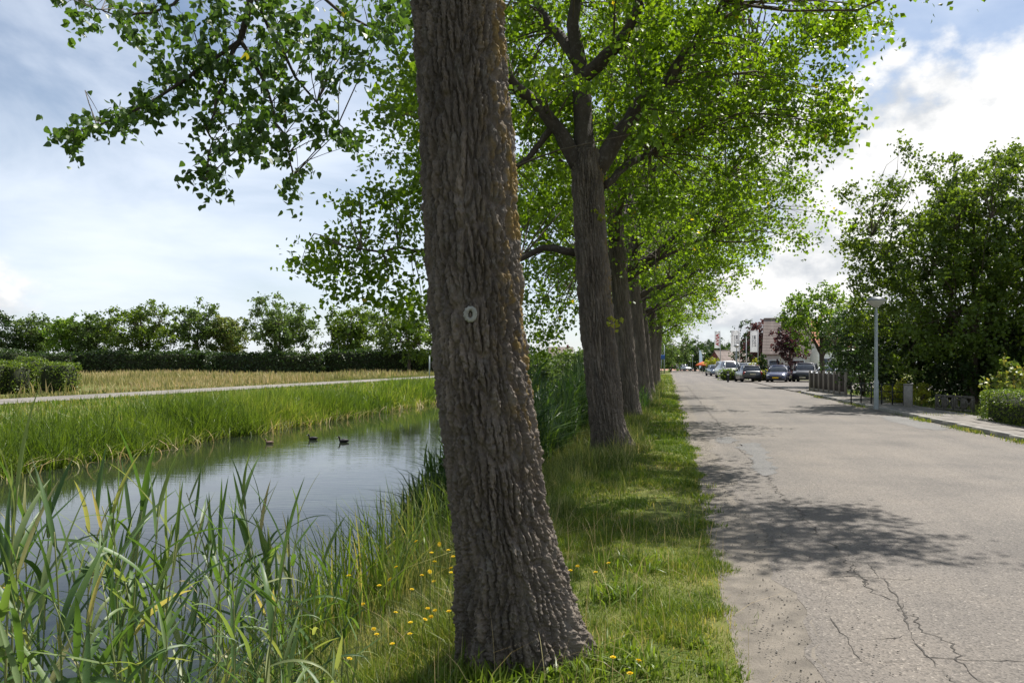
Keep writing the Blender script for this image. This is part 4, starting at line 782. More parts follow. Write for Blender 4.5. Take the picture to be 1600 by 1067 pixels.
# ducks on the canal
M['duck_dark'] = mat_surf('dark_plumage', [(.3, (.012, .012, .013)), (.7, (.03, .028, .028))], 20, .6)
M['duck_brown'] = mat_surf('brown_plumage', [(.3, (.10, .065, .045)), (.7, (.24, .17, .12))], 25, .7)
M['bill_white'] = mat_surf('pale_bill', [(.75, .70, .62)], 20, .4)
M['bill_orange'] = mat_surf('orange_bill', [(.45, .22, .05)], 20, .4)
def duck(px, py, heading, body, bill, label, k=1.0):
    p = G(px, py, WATER_Z); root = empty('duck', p, heading, label, 'duck')
    st = [(-.20, .065, .008), (-.17, .060, .028), (-.10, .055, .065), (-.02, .052, .082), (.06, .050, .080), (.11, .062, .064), (.135, .10, .036), (.142, .14, .027), (.150, .17, .030), (.162, .195, .036), (.182, .200, .034), (.198, .195, .022), (.206, .190, .012)]
    P = [(a * k, 0, b * k) for a, b, c in st]; mb = MB(); mb.tube(P, [c * k for a, b, c in st], 12); mb.obj('body', body, root, True)
    mb = MB(); mb.tube([(.200 * k, 0, .190 * k), (.225 * k, 0, .184 * k), (.243 * k, 0, .180 * k)], [.011 * k, .010 * k, .006 * k], 8); mb.obj('bill', bill, root, True)
    for s_ in (-1, 1):
        mb = MB(); mb.tube([(-.19 * k, s_ * .035 * k, .085 * k), (-.08 * k, s_ * .07 * k, .085 * k), (.05 * k, s_ * .072 * k, .075 * k), (.09 * k, s_ * .06 * k, .065 * k)], [.004 * k, .022 * k, .024 * k, .006 * k], 8); mb.obj('wing', body, root, True)
duck(421, 693, 3.4, M['duck_brown'], M['bill_orange'], 'brown duck swimming leftmost of the three on the canal', .65)
duck(489, 687, 3.3, M['duck_dark'], M['bill_white'], 'black coot swimming in the middle of the three birds on the canal', .8)
duck(537, 691, 3.5, M['duck_dark'], M['bill_white'], 'black coot swimming rightmost of the three birds, beside the pale reflection', .85)

# ------------------------------------------------------------------ hedges, shrubs, far trees
def hedge(name, loc, size, rz, mat, per_m2, lsize, label, group=None, round_=.0, seed=0, bumps=.06, cat='hedge'):
    """clipped hedge: dark inner mass plus a skin of leaves"""
    r = np.random.default_rng(seed); L_, Wd, H = size; root = empty(name, loc, rz, label, cat, group)
    mb = MB(); mb.box((0, 0, H * .47), (L_ * .93, Wd * .86, H * .9), 0, min(.2, Wd * .3)); mb.obj('inner_twigs', M['core'], root)
    area = 2 * (L_ * H + Wd * H) + L_ * Wd; n = int(area * per_m2); ar = np.array([L_ * H, L_ * H, Wd * H, Wd * H, L_ * Wd * 1.3]); f = r.choice(5, n, p=ar / ar.sum()); u = r.uniform(-.5, .5, n); v = r.random(n)
    P = np.zeros((n, 3))
    for k in range(5):
        m = f == k
        if k < 2: P[m] = np.stack([u[m] * L_, np.full(m.sum(), (-.5 if k == 0 else .5) * Wd), v[m] * H], -1)
        elif k < 4: P[m] = np.stack([np.full(m.sum(), (-.5 if k == 2 else .5) * L_), u[m] * Wd, v[m] * H], -1)
        else: P[m] = np.stack([u[m] * L_, (v[m] - .5) * Wd, np.full(m.sum(), H)], -1)
    q = P - np.array([0, 0, H * .5]); half = np.array([L_, Wd, H]) / 2
    if round_ > 0:
        e = np.abs(q) / half; sh = np.linalg.norm(np.clip(e - (1 - round_), 0, None) / round_, axis=1); P[:, :] = np.array([0, 0, H * .5]) + q * (1 - round_ * .35 * np.clip(sh - 1, 0, 1))[:, None]
    amp = bumps * (fbm(P[:, 0] * 1.1 + P[:, 1] + 20, P[:, 2] * 1.1 + 20, seed) - .5) * 2; P += (q / half)[:, :] * amp[:, None] + r.normal(0, lsize * .35, P.shape)
    V, Fs, k = leaf_geo(P, lsize * r.uniform(.6, 1.3, n), r); o = link('foliage', raw_mesh('foliage', V, [Fs], [mat], rnd=np.tile(r.random(n), k)), root); o['kind'] = 'stuff'
    return root
def bush(name, loc, rad, mat, ncl, per, lsize, label, seed, group=None, cat='shrub', stems=5, crad=.3, zc=None, flat=.7):
    root = empty(name, loc, 0, label, cat, group); r = np.random.default_rng(seed); rx, ry, rz = rad; zc = rz if zc is None else zc
    C = envelope(ncl, (0, 0, zc), rad, seed, 2.6, zmin=.05, lump=.25)
    o = link('crown', crown_mesh('crown', C, crad, per, lsize, mat, seed + 1, flat=flat), root); o['kind'] = 'stuff'
    nodes = []
    for k in range(stems):
        a = r.uniform(0, 6.28); b = np.array([math.cos(a) * rx * .5, math.sin(a) * ry * .5, zc * 1.1]); P = spline([(math.cos(a) * .08, math.sin(a) * .08, -.05), b * .5, b], 7); nodes.append(P[2:]); mb = MB(); mb.tube(P, np.linspace(.03, .012, 7) * max(1, rz * .6), 6); mb.obj('stem', M['dark_bark'], root, True)
    o = link('twigs', twig_mesh('twigs', C, np.concatenate(nodes), .010 * max(1, rz * .5), M['twig'], seed + 2, 3, 3), root); o['kind'] = 'stuff'
    return root
def garden_tree(name, loc, trunk_h, trunk_r, c, rad, mat, ncl, per, lsize, label, seed, group=None, crad=.6, nl=6, zmin=None, extra=None, power=2.5, barkm=None, lump=.32, multi=1):
    root = empty(name, loc, 0, label, 'tree', group); r = np.random.default_rng(seed); barkm = barkm or M['dark_bark']; nodes = []
    for k in range(multi):
        ox, oy = (0, 0) if multi == 1 else (.35 * math.cos(k * 2.1), .35 * math.sin(k * 2.1)); tx, ty = c[0] * .4 + ox * 2.5, c[1] * .4 + oy * 2.5
        simple_trunk([(ox * .4, oy * .4, -.15, trunk_r * 1.4), (ox * .5, oy * .5, .2, trunk_r * 1.15), (ox, oy, trunk_h * .5, trunk_r), (tx * .7 + ox * .5, ty * .7 + oy * .5, trunk_h, trunk_r * .85), (tx, ty, c[2] + rad[2] * .45, trunk_r * .25)], root, barkm)
        for q in range(nl):
            a = q * 2.4 + k + r.uniform(-.3, .3); z0 = trunk_h * (.8 + .25 * q / nl); d = np.array([math.cos(a) * rad[0], math.sin(a) * rad[1], 0]) * r.uniform(.5, .75); p0 = np.array([tx * .6 + ox * .4, ty * .6 + oy * .4, z0])
            nodes.append(limb_obj([p0, p0 + d * .4 + (0, 0, (c[2] - z0) * .5), p0 + d + (0, 0, (c[2] - z0) * r.uniform(.7, 1.5))], trunk_r * .45, trunk_r * .08, root, barkm, 9, 6, .04, seed * 7 + q + 31 * k)[3:])
    C = envelope(ncl, c, rad, seed + 1, power, zmin=zmin, lump=lump)
    if extra is not None: C = np.concatenate([C, np.array([tuple(Vector(e) - Vector(loc)) for e in extra])])
    o = link('crown', crown_mesh('crown', C, crad, per, lsize, mat, seed + 2), root); o['kind'] = 'stuff'
    o = link('twigs', twig_mesh('twigs', C, np.concatenate(nodes), trunk_r * .10, M['twig'], seed + 3, 3, 3), root); o['kind'] = 'stuff'
    return root

# clipped hedge blocks beyond the path, far left
HB = 'clipped hedge blocks beyond the path'
for q, (x0, x1, yt, d, lab) in enumerate(((68, 117, 572, 41, 'rightmost clipped hedge block, wide and rectangular, at the edge of the hay field'), (38, 68, 566, 42, 'narrow clipped hedge block second from the right, rounded top'), (14, 40, 574, 40.5, 'small low clipped hedge block between two taller ones'), (-14, 14, 571, 40, 'clipped hedge block cut by the left picture edge, lower one'), (0, 40, 553, 47, 'taller clipped hedge rising behind the low hedge blocks'))):
    z1 = CAMZ - (yt - HOR) / F * d; b = A((x0 + x1) / 2, HOR, d); hedge('clipped_hedge', (b.x, b.y, 0), ((x1 - x0) / F * d * .9, 1.5, z1 * 1.12), -.1, M['hedge_leaf'] if q != 4 else M['dark_leaf'], 170, .10, lab, HB, .45, 120 + q, .16)
# long dark hedge closing the field
for q, (xa, xb, yt) in enumerate(((-60, 118, 553), (118, 330, 551), (330, 505, 553), (505, 690, 549))):
    d = 118; z1 = CAMZ - (yt - HOR) / F * d; b = A((xa + xb) / 2, HOR, d + 1.5 * (q % 2)); hedge('field_hedge', (b.x, b.y, 0), ((xb - xa) / F * d + .4, 2.5, z1), 0, M['dark_leaf'], 26, .36, ['stretch of dark hedge behind the clipped hedge blocks', 'dark hedge behind the field left of centre, below the broad tree', 'dark hedge behind the field in the middle stretch', 'dark hedge behind the field nearest the front trunk'][q], 'dark hedge behind the hay field', .3, 130 + q, .5)
FT = 'trees behind the hay field'
for q, (x0, x1, yt, yb, d, lab) in enumerate(((-40, 36, 498, 560, 128, 'dark tree at the left picture edge behind the field hedge'), (28, 88, 492, 560, 130, 'airy tree behind the hedge, second from the left edge'), (80, 135, 490, 562, 127, 'lighter green tree left of the small round one behind the field'), (120, 172, 489, 560, 126, 'small round tree just left of the broad tree behind the field'), (166, 274, 469, 560, 124, 'broad domed tree rising above the field hedge left of centre'), (272, 345, 474, 552, 127, 'loose open tree with visible stems right of the broad domed tree'), (330, 390, 492, 560, 129, 'lower brownish green tree between two tall field trees'), (384, 490, 466, 560, 122, 'tall oval tree standing alone against the sky behind the field'), (505, 592, 474, 562, 125, 'uneven dark tree behind the field left of the hanging poplar branch'), (578, 700, 463, 566, 116, 'dense tree behind the field partly hidden by the front trunk'))):
    b = A((x0 + x1) / 2, HOR, d); rx = (x1 - x0) / 2 / F * d * 1.12; zt = CAMZ - (yt - HOR) / F * d; zb = CAMZ - (yb - HOR) / F * d; zc = (zt + zb) / 2; rz_ = (zt - zb) / 2 * 1.08
    garden_tree('field_tree', (b.x, b.y, 0), zc * .6, .22, (0, 0, zc), (rx, rx * .8, rz_), [M['dark_leaf'], M['far_leaf'], M['maple_leaf'], M['far_leaf'], M['cherry_leaf'], M['far_leaf'], M['slope_grass'], M['far_leaf'], M['cherry_leaf'], M['cherry_leaf']][q], 150 if x1 - x0 > 80 else 95, 75, .36, lab, 140 + q * 3, FT, crad=1.15, power=2.2, lump=.42, zmin=zb, nl=7)

# right side gardens
cherry_extra = [A(x, y, 28.5 + .4 * math.sin(x)) for x, y in ((1332, 290), (1322, 300), (1345, 310), (1360, 330), (1338, 350), (1330, 378), (1345, 380), (1420, 232), (1425, 245), (1435, 262), (1445, 280), (1405, 222), (1488, 250), (1500, 262), (1560, 240), (1585, 232), (1592, 250), (1575, 262), (1540, 270), (1380, 300), (1390, 285), (1455, 270), (1600, 240), (1620, 250), (1350, 420), (1340, 400), (1365, 400), (1350, 450))]
b = A(1522, HOR, 29); garden_tree('cherry_tree', (b.x, b.y, 0), 2.6, .13, (-.1, 0, 5.1), (4.5, 3.6, 4.4), M['cherry_leaf'], 620, 100, .125, 'tall spreading tree with upright twigs above the garden at right', 211, crad=.55, nl=8, zmin=.9, extra=cherry_extra, power=2.6, multi=3)
b = A(1690, HOR, 26); garden_tree('garden_tree', (b.x, b.y, 0), 2.4, .18, (0, 0, 5.2), (3.0, 3.0, 3.6), M['cherry_leaf'], 150, 60, .14, 'leafy tree cut off by the right picture edge', 225, crad=.6, zmin=1.2)
b = A(1285, HOR, 52); garden_tree('maple_tree', (b.x, b.y, 0), 2.4, .17, (-.2, 0, 4.6), (2.7, 2.4, 2.6), M['maple_leaf'], 170, 50, .17, 'bright green round tree behind the wooden fence', 231, crad=.55, zmin=2.2)
DS = 'dark evergreen shrubs behind the lamp post'
for q, (x, d, rx, h, lab) in enumerate(((1352, 37, 1.5, 5.0, 'tall dark shrub directly left of the lamp post top'), (1395, 33, 1.5, 4.6, 'dark dense shrub just right of the lamp post'), (1440, 32, 1.7, 3.9, 'dark shrub under the left part of the spreading tree'), (1492, 30.5, 1.7, 3.6, 'dark shrub above the ornamental concrete fence'), (1548, 29, 1.8, 3.8, 'dark shrub behind the low clipped hedge'), (1325, 46, 1.7, 4.8, 'dark shrub behind the right end of the wooden fence'), (1610, 28, 1.9, 3.6, 'dark shrub at the right picture edge behind the flowering bush'))):
    b = A(x, HOR, d); bush('evergreen_shrub', (b.x, b.y, 0), (rx, rx * .8, h / 2), M['dark_leaf'], 150, 46, .13, lab, 240 + q * 4, DS, crad=.5)
b = A(1405, 600, 29.5); bush('yellow_shrub', (b.x, b.y, 0), (.85, .5, .5), M['yellow_leaf'], 46, 34, .085, 'bright yellow green shrub behind the concrete post', 271, crad=.24)
b = A(1437, 600, 28.4); bush('yellow_shrub', (b.x, b.y, 0), (.42, .35, .45), M['yellow_leaf'], 26, 28, .08, 'small yellow shrub right of the concrete post', 275, crad=.2)
b = A(1588, 600, 22.5); bush('flowering_bush', (b.x, b.y, 0), (1.0, .8, .85), M['hydrangea_leaf'], 70, 34, .11, 'pale yellow and orange flowering bush rising over the clipped hedge', 279, crad=.26)
c0 = W(8.78, 19.6, .02); hedge('clipped_hedge', (c0.x, c0.y, .02), (1.1, 6.8, .88), ROADANG, M['hedge_leaf'], 620, .05, 'low clipped green hedge beside the pavement at right', None, .3, 283, .04)
b = A(1380, 600, 34); bush('pale_grass_clump', (b.x, b.y, 0), (.5, .5, .3), M['slope_grass'], 14, 30, .12, 'pale low clump at the foot of the dark shrubs', 287, crad=.2)

# concrete post, ornamental concrete fence, wire fence
pb = G(1419, 636, .1); post = empty('concrete_post', (pb.x, pb.y, .09), ROADANG - .5, 'short square concrete gate post beside the yellow shrub', 'post')
mb = MB(); mb.box((0, 0, .38), (.24, .24, .78), 0, .012); mb.obj('shaft', M['concrete'], post); mb = MB(); mb.box((0, 0, .792), (.26, .26, .045), 0, .01); mb.obj('cap', M['concrete'], post)
M['fence_concrete'] = mat_surf('weathered_concrete', [(.3, (.07, .065, .058)), (.7, (.14, .13, .115))], 9, .95, .4)
f0, f1 = G(1462, 640, .1), G(1522, 645, .1); f0.z = f1.z = .08; dv = f1 - f0; ang = math.atan2(dv.y, dv.x); fen = empty('ornamental_fence', f0, ang, 'low ornamental concrete fence of square openwork blocks under dark shrubs', 'fence')
npan = 4; pw = dv.length / npan
for k in range(npan):
    mb = MB(); x0 = pw * (k + .5); h = .52; w = pw * .96
    mb.box((x0, 0, h - .035), (w, .07, .07), 0, .008).box((x0, 0, .065), (w, .07, .07), 0, .008).box((x0 - w / 2 + .035, 0, h / 2 + .015), (.07, .066, h - .10), 0, .006).box((x0 + w / 2 - .035, 0, h / 2 + .015), (.07, .066, h - .10), 0, .006); p = mb.obj('block', M['fence_concrete'], fen)
    mb = MB()
    if k % 2 == 0:
        pts = [(x0 + w * .27 * math.cos(a), 0, h / 2 + .012 + .15 * math.sin(a)) for a in np.arange(9) * math.pi / 4 + math.pi / 8]; mb.tube(pts, .028, 6, False)
        for sx in (-1, 1): mb.tube([(x0 + sx * w * .25, 0, h / 2 + .01), (x0 + sx * w * .46, 0, h / 2 + .01)], .026, 6)
    else:
        for sx in (-1, 1): mb.tube([(x0 + sx * w * .40, 0, h - .09), (x0 + sx * .02, 0, h / 2 + .01), (x0 + sx * w * .40, 0, .11)], .028, 6)
    mb.obj('openwork', M['fence_concrete'], p)
M['iron'] = mat_surf('dark_iron', [(.03, .032, .035)], 10, .6, metal=.4); M['galv'] = mat_surf('galvanised_steel', [(.3, (.26, .30, .31)), (.7, (.36, .40, .41))], 4, .5, metal=.35)
wf0, wf1 = G(1330, 631, .05), G(1412, 636, .05); wf0.z = wf1.z = .03; dv = wf1 - wf0; wf = empty('wire_fence', wf0, math.atan2(dv.y, dv.x), 'thin iron rail fence in front of the yellow shrub and dark bushes', 'fence')
for k in range(6): mb = MB(); mb.tube([(dv.length * k / 5, 0, 0), (dv.length * k / 5, 0, .85)], .025, 6); mb.obj('post', M['iron'], wf)
for z in (.30, .55, .82): mb = MB(); mb.tube([(0, 0, z), (dv.length, 0, z)], .012, 5); mb.obj('rail', M['iron'], wf)

# lamp post
M['lamp_glass'] = mat_surf('frosted_lamp_cover', [(.55, .56, .55)], 8, .35); M['lamp_cap'] = mat_surf('grey_lamp_cap', [(.20, .21, .22)], 8, .4, metal=.3)
def lamp_post(loc, h, label, k=1.0, group=None):
    root = empty('street_lamp', loc, 0, label, 'lamp post', group)
    mb = MB(); mb.lathe([(.075 * k, 0), (.075 * k, .9), (.055 * k, 1.0), (.05 * k, h - .25), (.035 * k, h - .22), (.035 * k, h - .1)], n=12); mb.obj('pole', M['galv'], root, True)
    mb = MB(); mb.lathe([(.05, h - .12), (.12, h - .08), (.30, h + .08), (.31, h + .10)], n=20); mb.obj('lamp_shade', M['lamp_glass'], root, True)
    mb = MB(); mb.lathe([(.325, h + .095), (.325, h + .115), (.20, h + .20), (.05, h + .255), (0, h + .26)], n=20); mb.obj('lamp_cap', M['lamp_cap'], root, True); return root
p = G(1369, 638, .1); lamp_post((p.x, p.y, .08), 3.52, 'grey street lamp with conical hood on the right pavement')

# wooden fence by the parking yard
M['fence_board'] = mat_surf('dark_stained_boards', [(.3, (.030, .024, .020)), (.7, (.06, .048, .04))], 5, .8, .4, vscale=(6, 6, .6)); M['fence_post'] = mat_surf('pale_fence_post', [(.3, (.20, .175, .15)), (.7, (.32, .285, .25))], 5, .85)
f0, f1 = A(1266, HOR, 43.2), A(1322, HOR, 36.6); f0.z = f1.z = .05; dv = f1 - f0; LF = dv.length; wfn = empty('wooden_fence', f0, math.atan2(dv.y, dv.x), 'dark board fence with pale posts along the corner of the parking yard', 'fence')
nb = 7; pw = LF / nb; mbp = MB(); mbp.box((0, 0, .575), (.11, .11, 1.15), 0, .01); pm = mbp.mesh('post', M['fence_post'])
for k in range(nb + 1): link('post', pm, wfn, (pw * k, -.01, 0))
mbb = MB(); bw = (pw - .13) / 6; mbb.box((0, 0, .60), (bw * .96, .025, .86), 0, .004); bm_ = mbb.mesh('board', M['fence_board']); mbb = MB(); mbb.box((0, 0, .09), (pw - .115, .05, .16), 0, .006); km = mbb.mesh('base_plank', M['fence_post'])
for k in range(nb):
    link('base_plank', km, wfn, (pw * (k + .5), 0, .02))
    for q in range(6): link('board', bm_, wfn, (pw * k + .065 + bw * (q + .5), .004 * (q % 2), .008 * math.sin(q * 4 + k)))

# ------------------------------------------------------------------ cars
def mat_paint(name, c, met=.3): 
    m = mat_surf(name, [c], 3, .35, metal=met, spec=.5, coat=1.0); return m
M['glass'] = mat_surf('car_glass', [(.02, .025, .03)], 2, .05, spec=.9, coat=.6); M['tyre'] = mat_surf('tyre_rubber', [(.02, .02, .021)], 10, .85); M['rim'] = mat_surf('alloy', [(.35, .36, .37)], 8, .35, metal=.8); M['trim'] = mat_surf('black_trim', [(.018, .018, .02)], 10, .6)
M['headlight'] = mat_surf('headlight_glass', [(.62, .64, .66)], 12, .1, spec=.9); M['taillight'] = mat_surf('tail_light', [(.35, .012, .012)], 12, .2); M['plate_yellow'] = mat_surf('yellow_plate', [(.75, .47, .02)], 8, .5); M['plate_pale'] = mat_surf('pale_plate', [(.55, .5, .35)], 8, .5)
CARP = {'hatch': dict(L=4.0, W=1.70, belt=.92, roof=1.46, hood=.80, nose=.62, ws=(1.00, .28), rear=(-1.75, -1.40), tail=.95), 'suv': dict(L=4.4, W=1.82, belt=1.05, roof=1.68, hood=1.0, nose=.82, ws=(.95, .35), rear=(-2.05, -1.80), tail=1.05), 'sedan': dict(L=4.5, W=1.76, belt=.93, roof=1.44, hood=.86, nose=.66, ws=(1.05, .30), rear=(-1.75, -.95), tail=.98), 'van': dict(L=4.9, W=1.88, belt=1.12, roof=1.88, hood=1.08, nose=.85, ws=(1.45, .85), rear=(-2.4, -2.25), tail=1.12)}
def car(loc, heading, kind, paint, label, plate='plate_yellow', group='parked cars by the yard'):
    c = CARP[kind]; L_, Wd, B, R = c['L'], c['W'], c['belt'], c['roof']; root = empty('parked_car', loc, heading, label, 'car', group); hl = L_ / 2; wr = .31 if kind != 'van' else .34
    def loft(st, name, mat, par=root):
        V = []; n = len(st[0][1])
        for x, sec in st: V += [(x, y, z) for y, z in sec]
        i = np.arange(len(st) - 1)[:, None] * n; j = np.arange(n - 1)[None]; Fs = np.stack([i + j, i + n + j, i + n + j + 1, i + j + 1], -1).reshape(-1, 4)
        mb = MB(); mb.add(V, [Fs]); mb.f.setdefault(n, []).append(np.array([list(range(n))])); mb.f[n].append(np.array([list(range((len(st) - 1) * n, len(st) * n))[::-1]])); return mb.obj(name, mat, par, True)
    def sec(w, z0, z1, tuck=.94): h = w / 2; m = (z0 + z1) / 2; return [(-h * .9, z0), (-h * .985, z0 + .1), (-h, m), (-h * .985, z1 - .12), (-h * tuck, z1 - .02), (-h * .6, z1 + .012), (0, z1 + .022), (h * .6, z1 + .012), (h * tuck, z1 - .02), (h * .985, z1 - .12), (h, m), (h * .985, z0 + .1), (h * .9, z0)]
    wsx, wst = c['ws']; rb, rt = c['rear']
    loft([(-hl, sec(Wd * .82, .36, c['tail'] - .12)), (-hl + .06, sec(Wd * .93, .27, c['tail'])), (-hl + .35, sec(Wd, .22, B + .01)), (0, sec(Wd, .20, B)), (wsx, sec(Wd, .20, B - .01)), (hl - .55, sec(Wd * .98, .22, c['hood'])), (hl - .16, sec(Wd * .92, .24, c['nose'] + .05)), (hl - .02, sec(Wd * .80, .30, c['nose'] - .10))], 'body', paint)
    def gs(w0, w1, z0, z1): return [(-w0 / 2, z0), (-w1 / 2, z1 - .05), (-w1 / 2 * .86, z1), (0, z1 + .02), (w1 / 2 * .86, z1), (w1 / 2, z1 - .05), (w0 / 2, z0)]
    w0, w1 = Wd * .93, Wd * .74
    gl = loft([(rb - .02, gs(w0 * .95, w0 * .93, B - .05, B)), (rt, gs(w0 * .97, w1, B - .05, R - .03)), (0, gs(w0, w1 * 1.02, B - .05, R - .02)), (wst, gs(w0, w1, B - .05, R - .05)), (wsx, gs(w0 * .97, w0 * .93, B - .06, B - .02))], 'windows', M['glass'])
    loft([(rt - .06, [(-w1 * .47, R - .06), (-w1 * .3, R - .01), (0, R + .01), (w1 * .3, R - .01), (w1 * .47, R - .06)]), (0, [(-w1 * .51, R - .045), (-w1 * .36, R + .015), (0, R + .03), (w1 * .36, R + .015), (w1 * .51, R - .045)]), (wst + .05, [(-w1 * .47, R - .08), (-w1 * .3, R - .035), (0, R - .015), (w1 * .3, R - .035), (w1 * .47, R - .08)])], 'roof', paint)
    for sy in (-1, 1):
        for (xa, za, ya, xb, zb, yb) in ((wsx, B - .02, w0 * .475, wst, R - .06, w1 * .49), (rb, B - .02, w0 * .475, rt, R - .05, w1 * .49), (-.15, B - .02, w0 * .497, -.15, R - .05, w1 * .512)):
            mb = MB(); mb.tube([(xa, sy * ya, za), ((xa + xb) / 2, sy * ((ya + yb) / 2 + .01), (za + zb) / 2), (xb, sy * yb, zb)], .035, 6); mb.obj('pillar', paint, root, True)
        mb = MB(); mb.box((wsx - .12, sy * (Wd / 2 + .08), B + .06), (.10, .18, .13), 0, .03); mb.obj('mirror', paint, root, True)
        for x in (hl - .78, -hl + .75):
            w = empty('wheel', (x, sy * (Wd / 2 - .10), wr)); w.parent = root
            mb = MB(); mb.lathe([(wr * .62, -.10), (wr * .93, -.10), (wr, -.06), (wr, .06), (wr * .93, .10), (wr * .62, .10)], n=20, axis='y'); mb.obj('tyre', M['tyre'], w, True)
            mb = MB(); mb.lathe([(0, sy * -.085), (wr * .25, sy * -.08), (wr * .35, sy * -.05), (wr * .60, sy * -.07), (wr * .64, sy * -.09)], n=20, axis='y'); mb.obj('rim', M['rim'], w, True)
        mb = MB(); mb.box((hl - .20, sy * Wd * .34, c['nose'] - .02), (.20, .34, .15), -sy * .45, .05); mb.obj('headlight', M['headlight'], root, True)
        mb = MB(); mb.box((-hl + .075, sy * Wd * .40, c['tail'] - .16), (.12, .22, .26), 0, .03); mb.obj('tail_light', M['taillight'], root, True)
    mb = MB(); mb.box((hl - .055, 0, .46), (.12, Wd * .62, .15), 0, .03); mb.obj('grille', M['trim'], root)
    mb = MB(); mb.box((hl - .06, 0, .29), (.16, Wd * .84, .13), 0, .04); mb.obj('bumper', M['trim'], root); mb = MB(); mb.box((-hl + .055, 0, .38), (.14, Wd * .88, .20), 0, .04); mb.obj('bumper', M['trim'], root)
    mb = MB(); mb.box((hl + .012, 0, .42), (.02, .50, .11), 0, .004); mb.obj('number_plate', M[plate], root); mb = MB(); mb.box((-hl - .03, 0, .70), (.02, .50, .11), 0, .004); mb.obj('number_plate', M[plate], root)
    return root
def face(px, d, to_cam, turn=0):                                      # heading so the front looks at the camera (or away)
    b = A(px, HOR, d); a = math.atan2(-b.y, -b.x); return (b.x, b.y, -.005), (a if to_cam else a + math.pi) + turn
P_ = {k: mat_paint('paint_' + k, v, m) for k, v, m in (('blue', (.010, .016, .06), .3), ('grey', (.055, .06, .066), .4), ('white', (.72, .72, .70), 0), ('silver', (.38, .40, .42), .6), ('red', (.33, .015, .02), .1), ('black', (.012, .013, .015), .3), ('steel', (.10, .13, .17), .5))}
for (px, d, tc_, turn, kind, paint, lab, pl) in ((1217, 66, True, -.14, 'hatch', 'blue', 'dark blue hatchback facing the camera with a yellow number plate', 'plate_yellow'), (1168, 68, False, .22, 'hatch', 'grey', 'dark grey hatchback seen from behind at the corner of the yard', 'plate_pale'), (1259, 67, True, -.12, 'suv', 'black', 'dark high car facing the camera beside the wooden fence', 'plate_pale'), (1139, 84, True, .30, 'van', 'white', 'white van facing the camera left of the small hedge', 'plate_pale'), (1117, 100, True, .2, 'sedan', 'steel', 'bluish car parked beyond the white van', 'plate_pale'), (1190, 79, True, 1.2, 'hatch', 'red', 'red car mostly hidden behind the grey hatchback', 'plate_pale'), (1176, 92, True, .9, 'suv', 'white', 'white car roof showing above the grey hatchback', 'plate_pale'), (1296, 68, True, -.3, 'sedan', 'silver', 'silver car behind the wooden fence, left of the trunk', 'plate_pale'), (1318, 70, True, -.3, 'sedan', 'white', 'white car behind the right part of the wooden fence', 'plate_pale'), (1069, 168, True, .6, 'hatch', 'silver', 'small pale car at the far end of the road, left one', 'plate_pale'), (1075, 176, True, .9, 'sedan', 'white', 'small white car at the far end of the road, right one', 'plate_pale')):
    loc, hd = face(px, d, tc_, turn); car(loc, hd, kind, P_[paint], lab, pl, 'parked cars')

# hedges and shrubs of the yard
def gpx(px, d): b = A(px, HOR, d); return (b.x, b.y, 0)
hedge('clipped_hedge', gpx(1146, 73), (2.6, 1.2, 1.0), .3, M['hedge_leaf'], 90, .14, 'small rounded green hedge between the white van and the grey hatchback', None, .5, 301, .1)
hedge('clipped_hedge', gpx(1192, 70), (1.9, .7, .95), .1, M['yellow_leaf'], 90, .12, 'low yellow green hedge between the grey and the blue hatchback', None, .4, 303, .06)
bush('dark_cypress', gpx(1191, 72), (.5, .5, 1.25), M['dark_leaf'], 40, 34, .15, 'small dark pointed conifer between the grey and blue cars', 305, crad=.3)
bush('purple_shrub', gpx(1236, 71), (1.1, .9, .9), M['purple_leaf'], 40, 34, .15, 'reddish low shrub between the blue car and the dark car', 309, crad=.35)
garden_tree('purple_tree', gpx(1234, 73), 1.6, .11, (0, 0, 3.5), (1.7, 1.5, 2.1), M['purple_leaf'], 90, 44, .19, 'slender purple leaved tree in front of the house', 313, crad=.45, zmin=1.2)
garden_tree('copper_beech', gpx(1196, 100), 3, .3, (0, 0, 4.4), (2.9, 2.6, 3.3), M['purple_leaf'], 110, 48, .27, 'dark copper coloured beech behind the grey hatchback', 317, crad=.8, zmin=1.2)
garden_tree('yard_tree', gpx(1174, 110), 3, .3, (0, 0, 4.0), (2.8, 2.6, 3.6), M['dark_leaf'], 90, 44, .30, 'dark green tree left of the copper beech', 321, crad=.9, zmin=1.0)
bush('yellow_shrub', gpx(1116, 125), (1.5, 1.3, 1.5), M['yellow_leaf'], 50, 34, .24, 'yellow green rounded shrub left of the red lettered flag pole', 325, crad=.5)
bush('yellow_shrub', gpx(1187, 88), (1.2, 1.0, 1.2), M['yellow_leaf'], 40, 30, .2, 'yellowish shrub behind the red car', 329, crad=.4); bush('mixed_shrub', gpx(1152, 112), (1.5, 1.2, 1.4), M['purple_leaf'], 40, 30, .25, 'reddish shrub in front of the low red house', 331, crad=.5)
bush('mixed_shrub', gpx(1211, 82), (1.3, 1.0, 1.3), M['hydrangea_leaf'], 44, 30, .2, 'yellow and orange shrub right of the third flag pole', 333, crad=.4)
FD = 'trees at the far end of the road'
